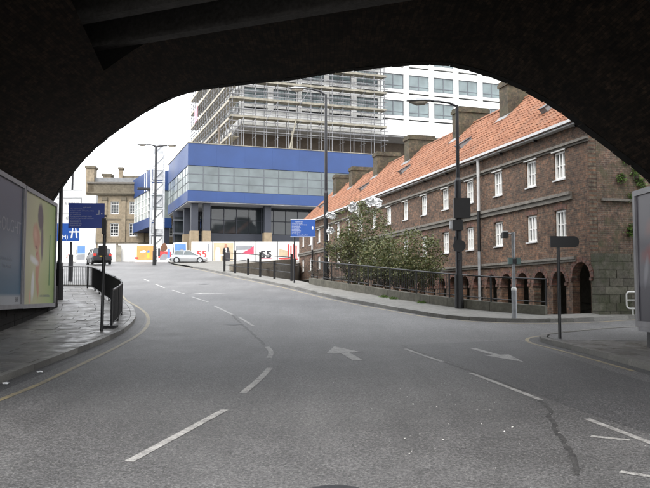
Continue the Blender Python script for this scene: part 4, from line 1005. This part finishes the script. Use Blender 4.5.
def twin(k, z, src=[None]):
    x = .35+k*bay
    if src[0] is None:
        f = MB().box(0, .09, .1, .22, 0, 2.1).box(2.96, 3.05, .1, .22, 0, 2.1).box(.09, 2.96, .1, .22, 2.0, 2.1).box(.09, 2.96, .1, .22, 0, .1).box(1.45, 1.56, .1, .22, .1, 2.0).box(.09, 1.45, .11, .21, .5, .58).box(1.56, 2.96, .11, .21, .5, .58).build('window', M['mullion'], tw, (x, 0, z))
        for a, b in ((.09, 1.45), (1.56, 2.96)):
            MB().box(a, b, .15, .17, .1, .5).build('pane', M['tower_glass'], f); MB().box(a, b, .15, .17, .58, 2.0).build('pane', M['tower_glass'], f)
        src[0] = f; return
    c = copy_tree(src[0], tw); c.location = (x, 0, z)
M['tower_glass'] = glass('tower_glass', (.13, .17, .175), .08, .8)
for k in range(12):
    for z in rowz: twin(k, z)
for k in range(7):
    for z in rowz: MB().box(.3, .34, 1.2+k*bay, 4.2+k*bay, z, z+2.1).build('side_pane', M['tower_glass'], tw)
sf = thing('scaffold', 'galvanised tube scaffold with timber platforms around the white tower', 'scaffold', (-10.5, 96.6, 0), BR)
SX0, SX1, SY1 = -1.5, 18.9, 29.0; levels = [21.9, 24.15, 26.45, 28.7, 30.95, 33.2]
ZB = 18.0
xs_ = [SX0+k*(SX1-SX0)/14 for k in range(15)]; ys_ = [-1.5+k*(SY1+1.5)/18 for k in range(19)]
for x in xs_:
    for y in (-1.5, -.35): MB().tube((x+rnd.uniform(-.03, .03), y, ZB), (x+rnd.uniform(-.05, .05), y, 36), .05, 6).build('standard', M['tubem'], sf)
for y in ys_[1:]:
    for x in (-1.5, -.35): MB().tube((x, y, ZB), (x, y+rnd.uniform(-.05, .05), 36), .05, 6).build('standard', M['tubem'], sf)
for z in levels:
    if z > 22: MB().box(SX0-.3, SX1+.3, -1.55, -.4, z, z+.09).box(SX0-.3, SX1+.3, -1.60, -1.56, z, z+.26).build('platform', M['board'], sf)
    MB().box(-1.55, -.4, -.39, SY1+.3, z, z+.09).box(-1.60, -1.56, -1.5, SY1+.3, z, z+.3).build('platform', M['board_pale'] if 'board_pale' in M else M.setdefault('board_pale', plain('grey_board', (.40, .37, .31), .8, var=.25)), sf)
    for h in (.55, 1.1, 1.75):
        MB().tube((SX0-.5, -1.62, z+h), (SX1+.5, -1.62, z+h), .045, 5).build('ledger', M['tubem'], sf)
        MB().tube((-1.62, -1.9, z+h), (-1.62, SY1+.6, z+h), .045, 5).build('ledger', M['tubem'], sf)
    for h in (.55, 1.3): MB().tube((SX0, -.33, z+h), (SX1, -.33, z+h), .045, 5).build('ledger', M['tubem'], sf)
    for x in xs_[::2]: MB().tube((x, -2.0, z-.06), (x, .0, z-.06), .045, 5).build('transom', M['tubem'], sf)
for k in range(5):
    z = levels[k]; MB().tube((xs_[(k*3) % 9], -1.65, z), (xs_[(k*3) % 9+1], -1.65, z+2.2), .045, 5).build('brace', M['tubem'], sf)
    MB().tube((-1.66, ys_[(k*4) % 11+1], z), (-1.66, ys_[(k*4) % 11+2], z+2.2), .045, 5).build('brace', M['tubem'], sf)
MB().box(6.0, 6.12, -2.0, -1.9, 18.8, 22.8).build('timber_pole', M['board'], sf)
MB().tube((5.4, -1.95, 18.9), (6.6, -1.95, 24.3), .09, 6).build('ladder', M['board'], sf)
mb = MB().tube((-3.2, -2.2, 17.9), (-1.2, 8.0, 25.8), .12, 6); mb.build('rubbish_chute', M['brown_wall'], sf)
M['pinkp'] = plain('pink_banner', (.62, .30, .36), .6, var=.2, scale=1.5)
MB().box(-1.70, -1.66, 22.3, 25.0, 28.8, 31).build('banner', M['pinkp'], sf)
for k in range(5):
    z = levels[k+1]; MB().box(-.2, -.1, 1.0, SY1, z+1.2, z+2.0).build('mesh_sheet', M['pale'], sf)
# recess storey behind the scaffold foot
MB().box(-.3, 19, -.2, 0, 18.9, 19.8).build('plinth_rail', M['pale'], tw)

# ---------------------------------------------------------------- Georgian stone building
gb = frame_building('stone_building', 'Georgian sandstone building with pilasters and chimney stacks', (-34.0, 112.0), R(3))
gh = []
cols = (3.6, 6.3, 9.0, 11.7)
for x in cols: gh += [(x-.6, x+.6, 13.9, 15.75), (x-.6, x+.6, 10.7, 12.6), (x-.7, x+.7, 6.4, 9.0)]
grid_wall(MB(), 0, 16, 4.5, 16.6, gh, 0, .4).build('front_wall', M['ashlar'], gb)
MB().box(.1, 15.9, .6, 8, 4.5, 18.5).build('core', M['dark_glass'], gb)
MB().box(-.3, 0, 0, 8, 4.5, 18.8).build('side_wall', M['ashlar'], gb)
MB().box(-.3, 16, -.35, .4, 16.6, 16.85).box(-.4, 16, -.55, .4, 16.851, 17.1).build('cornice', M['ashlar_dark'], gb)
MB().box(-.3, 16, -.1, .4, 17.11, 18.3).build('parapet', M['ashlar_dark'], gb); MB().box(-.4, 16, -.25, .5, 18.301, 18.55).build('parapet_coping', M['stone_trim'], gb)
MB().box(-.1, 16, .5, 8, 18.5, 19.3).build('roof', M['lead'], gb)
MB().box(-.2, 16, -.15, -.003, 9.6, 9.85).box(-.2, 16, -.1, -.003, 13.1, 13.25).build('string_course', M['ashlar_dark'], gb)
for x in (.3, 2.2, 4.9, 7.6, 10.3, 13): 
    p_ = MB().box(x-.28, x+.28, -.18, -.004, 9.86, 15.9).build('pilaster', M['ashlar'], gb); MB().box(x-.4, x+.4, -.26, -.004, 15.901, 16.3).build('capital', M['ashlar_dark'], p_)
for x in cols:
    for z0, z1, hw in ((13.9, 15.75, .6), (10.7, 12.6, .6)):
        mb = MB().box(x-hw, x-hw+.09, .12, .25, z0, z1).box(x+hw-.09, x+hw, .12, .25, z0, z1).box(x-hw+.12, x+hw-.12, .12, .25, z0, z0+.14).box(x-hw+.12, x+hw-.12, .12, .25, z1-.12, z1)
        mb.box(x-.19, x-.14, .13, .24, z0+.14, z1-.12).box(x+.14, x+.19, .13, .24, z0+.14, z1-.12)
        for i in (1, 2, 3):
            zz = lerp(z0, z1, i/4)
            for a, b in ((-hw+.12, -.2), (-.13, .13), (.2, hw-.12)): mb.box(x+a, x+b, .14, .23, zz-.028, zz+.028)
        f = mb.build('window', M['white'], gb); MB().box(x-hw+.1, x+hw-.1, .27, .3, z0+.05, z1-.05).build('pane', M['dark_glass'], f)
    n = 8; mb = MB()
    for i in range(n):
        a0, a1 = math.pi*i/n, math.pi*(i+1)/n; mb.prism([(x+.7*math.cos(a0), 8.3+.7*math.sin(a0)), (x+.7*math.cos(a0), 9.05), (x+.7*math.cos(a1), 9.05), (x+.7*math.cos(a1), 8.3+.7*math.sin(a1))], lambda u, v, w_: (u, w_, v), .01, .38)
    mb.build('arch_head', M['ashlar'], gb)
for x0, x1, y0, y1, zt in ((-.6, .6, -.1, 1.6, 20.9), (1.2, 2.4, 2.5, 4, 20.2), (3.7, 4.2, 2, 2.8, 21.1), (4.3, 6.4, 2.4, 4, 19.9), (7.9, 9.3, 1.5, 3.5, 20.6), (9.4, 11.5, 2, 4, 20.2)):
    c_ = MB().box(x0, x1, y0, y1, 16 if x0 > 0 else 4.6, zt-.35).build('chimney', M['ashlar'], gb); MB().box(x0-.14, x1+.14, y0-.14, y1+.14, zt-.349, zt).build('cap', M['ashlar_dark'], c_)
# white rendered house
wb = frame_building('white_house', 'white rendered house with dark arched windows behind the road signs', (-37.5, 99.0), R(2))
hx = ((2.0, 9.3, 10.3), (3.9, 9.3, 10.3), (5.6, 9.3, 10.3), (2.3, 6.6, 8.0), (4.2, 6.6, 8.0), (5.9, 6.6, 8.0))
grid_wall(MB(), 0, 8.2, 4.5, 12.2, [(x-.45, x+.45, a, b) for x, a, b in hx], 0, .3).build('front_wall', M['offwhite'], wb)
MB().box(.1, 8.1, .31, .8, 4.5, 12.1).build('core', M['offwhite'], wb)
MB().box(5.2, 8.2, .0, .8, 12.201, 15.0).build('upper_block', M['offwhite'], wb)
mb = MB().add([(-.2, -.2, 12.2), (5.19, -.2, 12.2), (5.19, 3.5, 14.4), (-.2, 3.5, 14.4)], [(0, 1, 2, 3)]).add([(5.19, -.2, 12.2), (5.19, 3.5, 14.4), (5.19, 3.5, 12.2)], [(0, 1, 2)]); mb.build('roof', M['lead'], wb)
for x, a, b in hx:
    mb = MB().box(x-.04, x+.04, .1, .2, a, b).box(x-.45, x-.38, .1, .2, a, b).box(x+.38, x+.45, .1, .2, a, b).box(x-.38, x-.04, .1, .2, (a+b)/2-.04, (a+b)/2+.04).box(x+.04, x+.38, .1, .2, (a+b)/2-.04, (a+b)/2+.04)
    f = mb.build('window', M['white'], wb)
    MB().box(x-.38, x+.38, .22, .25, a, b).build('pane', M['dark_glass'], f)

# ---------------------------------------------------------------- site hoarding, panel by panel
hd = thing('site_hoarding', 'row of printed construction hoarding panels below the blue offices', 'hoarding', (0, 0, 0))
M['h_white'] = plain('hoarding_white', (.72, .71, .69), .5, var=.05)
def hp(x, y): return (x, y)
def XY(px, Yd): return ((px-325)/780*Yd, Yd)
def panel(p0, p1, h, mat, label, lift=.1, tilt=0):
    d = Vector(p1)-Vector(p0); zb = max(G(*p0), G(*p1))+lift; o = bpy.data.objects.new('panel', None)
    mb = MB().box(.03, d.length-.03, 0, .06, -.5, h); q = mb.build('panel', mat, hd, (p0[0], p0[1], zb), label=label); q.rotation_euler = (0, tilt, math.atan2(d.y, d.x)); return q, d.length, zb
def pt(q, name, poly, mat, dep=.004, b=.001): return MB().prism(poly, PF, b, dep).build(name, mat, q)
col_ = lambda n, c: M.setdefault(n, plain(n, c, .5, var=.15, scale=1.5))
OR, YE, SB, RD, DK, BRN, TAN, PKR = col_('p_orange', (.62, .30, .09)), col_('p_yellow', (.6, .45, .05)), col_('p_skyblue', (.10, .22, .55)), col_('p_red', (.5, .05, .05)), col_('p_dark', (.03, .028, .035)), col_('p_brown', (.14, .06, .03)), col_('p_tan', (.5, .40, .27)), col_('p_pinkred', (.55, .06, .12))
GY = col_('p_grey', (.25, .26, .28))
Y0 = 78.0
q, l, z = panel((-19.2, 78.6), (-17.05, 78.5), 1.72, M['h_white'], 'orange printed hoarding panel with yellow figure')
pt(q, 'print', [(.2, .12), (l-.15, .12), (l-.15, 1.55), (.2, 1.55)], OR); pt(q, 'printed_figure', [(1.25, .3), (1.5, .3), (1.52, .85), (1.25, .85)], YE, .006, .0045); pt(q, 'printed_head', blob([(1.25, .9), (1.38, 1.12), (1.55, .95), (1.4, .85)]), SB, .006, .0045)
pt(q, 'printed_cloud', blob([(.5, .9), (.9, 1.1), (1.15, .95), (.9, .8)]), M['h_white'], .006, .0045); pt(q, 'printed_stripe', [(.03, .22), (.35, .22), (.35, .4), (.03, .4)], RD, .0065, .0062)
q, l, z = panel((-16.95, 78.5), (-15.3, 78.4), 1.72, M['h_white'], 'hoarding panel with brown and red figures')
pt(q, 'printed_tree', blob([(.35, 1.0), (.45, 1.55), (.75, 1.85), (1.0, 1.6), (1.05, 1.2), (.7, .95)]), BRN, .006, .0045); pt(q, 'printed_jackets', [(.15, .3), (1.45, .3), (1.5, .95), (.15, 1.0)], RD); pt(q, 'printed_stroller', blob([(.3, .15), (.9, .15), (1.2, .5), (.8, .75), (.4, .5)]), GY, .006, .0045); pt(q, 'printed_blue', [(1.1, .3), (1.35, .3), (1.35, 1.2), (1.1, 1.2)], SB, .008, .0065); pt(q, 'printed_coat', [(.12, .5), (.34, .5), (.34, 1.3), (.12, 1.3)], DK, .008, .0065)
q, l, z = panel((-15.2, 78.4), (-13.8, 78.3), 1.85, M['h_white'], 'slightly raised hoarding panel with blue sky print', .1, -.05)
pt(q, 'printed_sky', [(.12, 1.0), (l-.12, 1.0), (l-.12, 1.7), (.12, 1.7)], SB); pt(q, 'printed_child', [(.15, .2), (.4, .2), (.4, .7), (.15, .7)], YE); pt(q, 'printed_figure', blob([(.6, .3), (1.1, .3), (1.15, .9), (.85, 1.2), (.6, .9)]), GY, .006, .0045)
edges = [190.5, 212, 234, 255.5, 277.5, 300.5, 322]
labs = ['white hoarding panel printed with red 55', 'hoarding panel with printed people in dark suit', 'hoarding panel with red and grey building picture', 'white hoarding panel printed with dark 55', 'hoarding panel with red building picture', 'hoarding panel behind the almshouse gable']
for k in range(6):
    a = ((edges[k]-325)/780*78, 78.2+.0*k); b = ((edges[k+1]-325)/780*78, 78.2)
    q, l, z = panel(a, b, 2.02, M['h_white'], labs[k], .05)
    if k == 0:
        text('print_55', '55', .95, RD, q, lambda u, v, w_: (u+.55, -.004, .45+v), 0, 'LEFT', 1.1, .03); pt(q, 'printed_tower', [(1.7, 1.0), (1.85, 1.0), (1.85, 1.8), (1.7, 1.8)], GY); lettering(q, .6, 1.75, [(0, 1.1)], .12, -.004, GY, 2)
        text('print_word', 'CAFE', .28, RD, q, lambda u, v, w_: (u+.5, -.004, .15+v))
    if k == 1:
        pt(q, 'printed_room', [(.1, .1), (l-.1, .1), (l-.1, 1.9), (.1, 1.9)], TAN); pt(q, 'printed_suit', blob([(1.0, .1), (1.05, 1.2), (1.3, 1.45), (1.65, 1.3), (1.75, .1)]), DK, .006, .0045); pt(q, 'printed_face', blob([(1.2, 1.4), (1.22, 1.75), (1.42, 1.8), (1.5, 1.5), (1.35, 1.32)]), M['skin'], .008, .0065)
        pt(q, 'printed_shirt', [(1.3, .9), (1.42, .9), (1.46, 1.34), (1.26, 1.34)], M['h_white'], .008, .0065); pt(q, 'printed_woman', blob([(.3, .1), (.3, 1.1), (.5, 1.5), (.75, 1.2), (.8, .1)]), M['dressp'], .006, .0045); pt(q, 'printed_desk', [(.7, .55), (1.3, .6), (1.3, .75), (.7, .7)], M['h_white'], .01, .0085)
    if k == 2:
        pt(q, 'printed_roof', [(.15, 1.15), (1.6, 1.2), (1.85, 1.6), (.15, 1.6)], GY); pt(q, 'printed_wedge', [(.5, .75), (1.95, .75), (1.95, 1.6), (1.5, 1.25)], PKR, .006, .0045); pt(q, 'printed_ground', [(.15, .3), (1.9, .3), (1.9, .62), (.15, .7)], M['dressp'])
    if k == 3: text('print_55', '55', 1.0, DK, q, lambda u, v, w_: (u+.45, -.004, .4+v), 0, 'LEFT', 1.15, .035); pt(q, 'printed_shadow', [(.5, .3), (1.6, .3), (1.6, .36), (.5, .36)], PKR)
    if k == 4:
        for i in range(4): pt(q, 'printed_bar', [(1.0+i*.26, .35), (1.14+i*.26, .35), (1.14+i*.26, 1.75-.1*(i % 2)), (1.0+i*.26, 1.75-.1*(i % 2))], RD)
        pt(q, 'printed_base', [(.15, .55), (1.0, .5), (1.0, 1.1), (.15, 1.3)], TAN); pt(q, 'printed_floor', [(.15, .25), (2.0, .2), (2.0, .32), (.15, .4)], RD, .006, .0045)
for k, (xa, xb) in enumerate(((-27.5, -25.6), (-25.5, -23.6), (-23.5, -21.5), (-21.4, -19.3))):
    panel((xa, 80.4), (xb, 80.2), 1.75+(.0 if k else .12), M['offwhite'], 'plain white hoarding panel')
MB().box(-21.46, -20.95, 80.0, 80.1, G(-21, 80), G(-21, 80)+1.7).build('timber_post', M['board'], hd)
q, l, z = panel((-24.45, 76.6), (-23.5, 76.6), 1.65, M['h_white'], 'narrow poster panel with blue sky picture'); pt(q, 'printed_sky', [(.1, .8), (.85, .8), (.85, 1.55), (.1, 1.55)], SB); pt(q, 'printed_crowd', [(.1, .2), (.85, .2), (.85, .75), (.1, .7)], GY)
q, l, z = panel((-26.4, 76.8), (-24.8, 76.7), 1.0, M['h_white'], 'low white panel with red lettering'); lettering(q, .2, .35, [(0, 1.2)], .5, -.004, RD, 17, 1.0)

# ---------------------------------------------------------------- cars
def car(label, loc, rz, paint, L_=4.0, W_=1.7, H_=1.43, cabin=None):
    t = thing('parked_car', label, 'car', loc, rz)
    # profile along local x (front = +x): lower body then cabin
    hw = W_/2; k = L_/4.0; kz = H_/1.43
    prof = [(-2.0, .32, .80), (-1.97, .30, .95), (-1.75, .22, .98), (-1.0, .20, .97), (.75, .20, .94), (1.5, .22, .86), (1.9, .30, .72), (2.0, .36, .60)]
    mb = MB(); n = len(prof)
    for x, z0, z1 in prof:
        ins = .06 if abs(x) > 1.85 else 0
        for y, z in ((-hw+ins+.05, z0), (-hw+ins, (z0+z1)/2), (-hw+ins+.04, z1-.04), (-hw+ins+.14, z1), (hw-ins-.14, z1), (hw-ins-.04, z1-.04), (hw-ins, (z0+z1)/2), (hw-ins-.05, z0)):
            mb.v.append((x*k, y, z*kz))
    m = 8
    mb.f = [(i*m+j, (i+1)*m+j, (i+1)*m+(j+1) % m, i*m+(j+1) % m) for i in range(n-1) for j in range(m)]+[tuple(range(m)), tuple(range((n-1)*m, n*m))[::-1]]
    mb.build('body', paint, t, smooth=False)
    cab = [(-1.92, .95, .10), (-1.55, 1.34, .20), (-1.2, 1.42, .22), (-.2, 1.43, .22), (.25, 1.36, .2), (1.05, .93, .1)]
    mb = MB()
    for x, z, ins in cab:
        mb.v += [(x*k, -hw+.08, .93*kz), (x*k, -hw+ins, z*kz), (x*k, hw-ins, z*kz), (x*k, hw-.08, .93*kz)]
    mb.f = [(i*4+j, (i+1)*4+j, (i+1)*4+j+1, i*4+j+1) for i in range(len(cab)-1) for j in range(3)]+[(0, 1, 2, 3), tuple(range(20, 24))[::-1]]
    cb_ = mb.build('cabin', cabin or M['dark_glass'], t)
    mb = MB().hexa([(-1.5*k, -hw+.2, 1.345*kz), (.2*k, -hw+.2, 1.375*kz), (.2*k, hw-.2, 1.375*kz), (-1.5*k, hw-.2, 1.345*kz), (-1.42*k, -hw+.24, 1.43*kz), (.1*k, -hw+.24, 1.46*kz), (.1*k, hw-.24, 1.46*kz), (-1.42*k, hw-.24, 1.43*kz)]); mb.build('roof', paint, t)
    for s in (-1, 1):
        y = s*(hw-.09)
        for xb in (-.55, -1.6, .95):
            mb = MB(); mb.tube((xb*k, s*(hw-.07), .93*kz), ((xb+(.1 if xb < 0 else -.75))*k, s*(hw-.2), 1.38*kz), .04, 5); mb.build('pillar', paint, t)
        for x in (-1.28, 1.3):
            wh = MB().tube((x*k, s*(hw-.2), .31), (x*k, s*(hw+.005), .31), .31, 18).build('wheel', M['tyre'] if 'tyre' in M else M.setdefault('tyre', plain('tyre', (.015, .015, .016), .8)), t)
            MB().tube((x*k, s*(hw+.006), .31), (x*k, s*(hw+.015), .31), .19, 14).build('rim', M['alu'], wh)
        MB().box(-2.0*k-.01, -1.9*k, s*hw-(.32 if s > 0 else -.06), s*hw+(-.06 if s > 0 else .32), .72*kz, .93*kz).build('tail_light', M['tail'] if 'tail' in M else M.setdefault('tail', plain('tail_light', (.5, .03, .02), .3)), t)
        MB().box(1.86*k, 2.0*k, s*hw-(.36 if s > 0 else -.08), s*hw+(-.08 if s > 0 else .36), .58*kz, .70*kz).build('headlight', M['alu'], t)
    MB().box(-2.03*k, -2.002*k, -.26, .26, .66*kz, .78*kz).build('number_plate', M['plate'] if 'plate' in M else M.setdefault('plate', plain('plate', (.6, .42, .04), .5)), t)
    MB().box(-2.05*k, -1.92*k, -hw+.05, hw-.05, .34*kz, .5*kz).build('bumper', M['black'], t)
    return t
M['carblack'] = plain('car_dark', (.012, .013, .016), .4, 0, var=.05); M['carsilver'] = plain('car_silver', (.42, .43, .44), .3, .3, var=.05)
car('dark hatchback with red tail lights beyond the guard railing', (-20.75, 71.4, G(-20.75, 71.4)), R(90+26), M['carblack'], 4.0, 1.72, 1.45)
car('silver hatchback side-on in front of the hoardings', (-13.0, 74.5, G(-13, 74.5)-.02), R(4), M['carsilver'], 3.4, 1.6, 1.22, M['green_glass'])

# ---------------------------------------------------------------- road litter
r = random.Random(5); mb = MB()
for k in range(70):
    x, y = (r.gauss(1.9, .8), r.gauss(10.8, 1.8)) if k < 70 else ((r.gauss(-3.2, .9), r.gauss(15, 2.5)) if k < 120 else (-5.45+r.gauss(0, .08), r.uniform(8, 24)))
    if not -5.5 < x < 5.5: continue
    s = r.uniform(.005, .016); a = r.uniform(0, 6); z = G(x, y)+.008
    mb.add([(x+s*math.cos(a+i*1.57+r.uniform(-.3, .3)), y+s*math.sin(a+i*1.57), z+r.uniform(0, .012)) for i in range(4)], [(0, 1, 2, 3)])
o = mb.build('road_debris', M['offwhite'], kind='stuff'); tag(o, 'scattered pale chips and scraps on the road surface', 'debris')
for k, (x, y, s) in enumerate(((-5.42, 12.6, .09), (-5.46, 13.5, .07), (-5.4, 14.9, .05))):
    mb = MB(); n = 9; rr = random.Random(k)
    mb.add([(s*rr.uniform(.6, 1.2)*math.cos(6.283*i/n), s*1.4*rr.uniform(.6, 1.2)*math.sin(6.283*i/n), rr.uniform(.005, .03)) for i in range(n)]+[(0, 0, .035)], [(i, (i+1) % n, n) for i in range(n)])
    tag(mb.build('litter_scrap', M['sign_white'], loc=(x, y, G(x, y)+.004)), ['largest white paper scrap in the gutter by the paved footway', 'middle-sized white paper scrap in the gutter between two others', 'smallest white paper scrap in the gutter by the paved footway'][k], 'litter', 'paper scraps in the gutter')
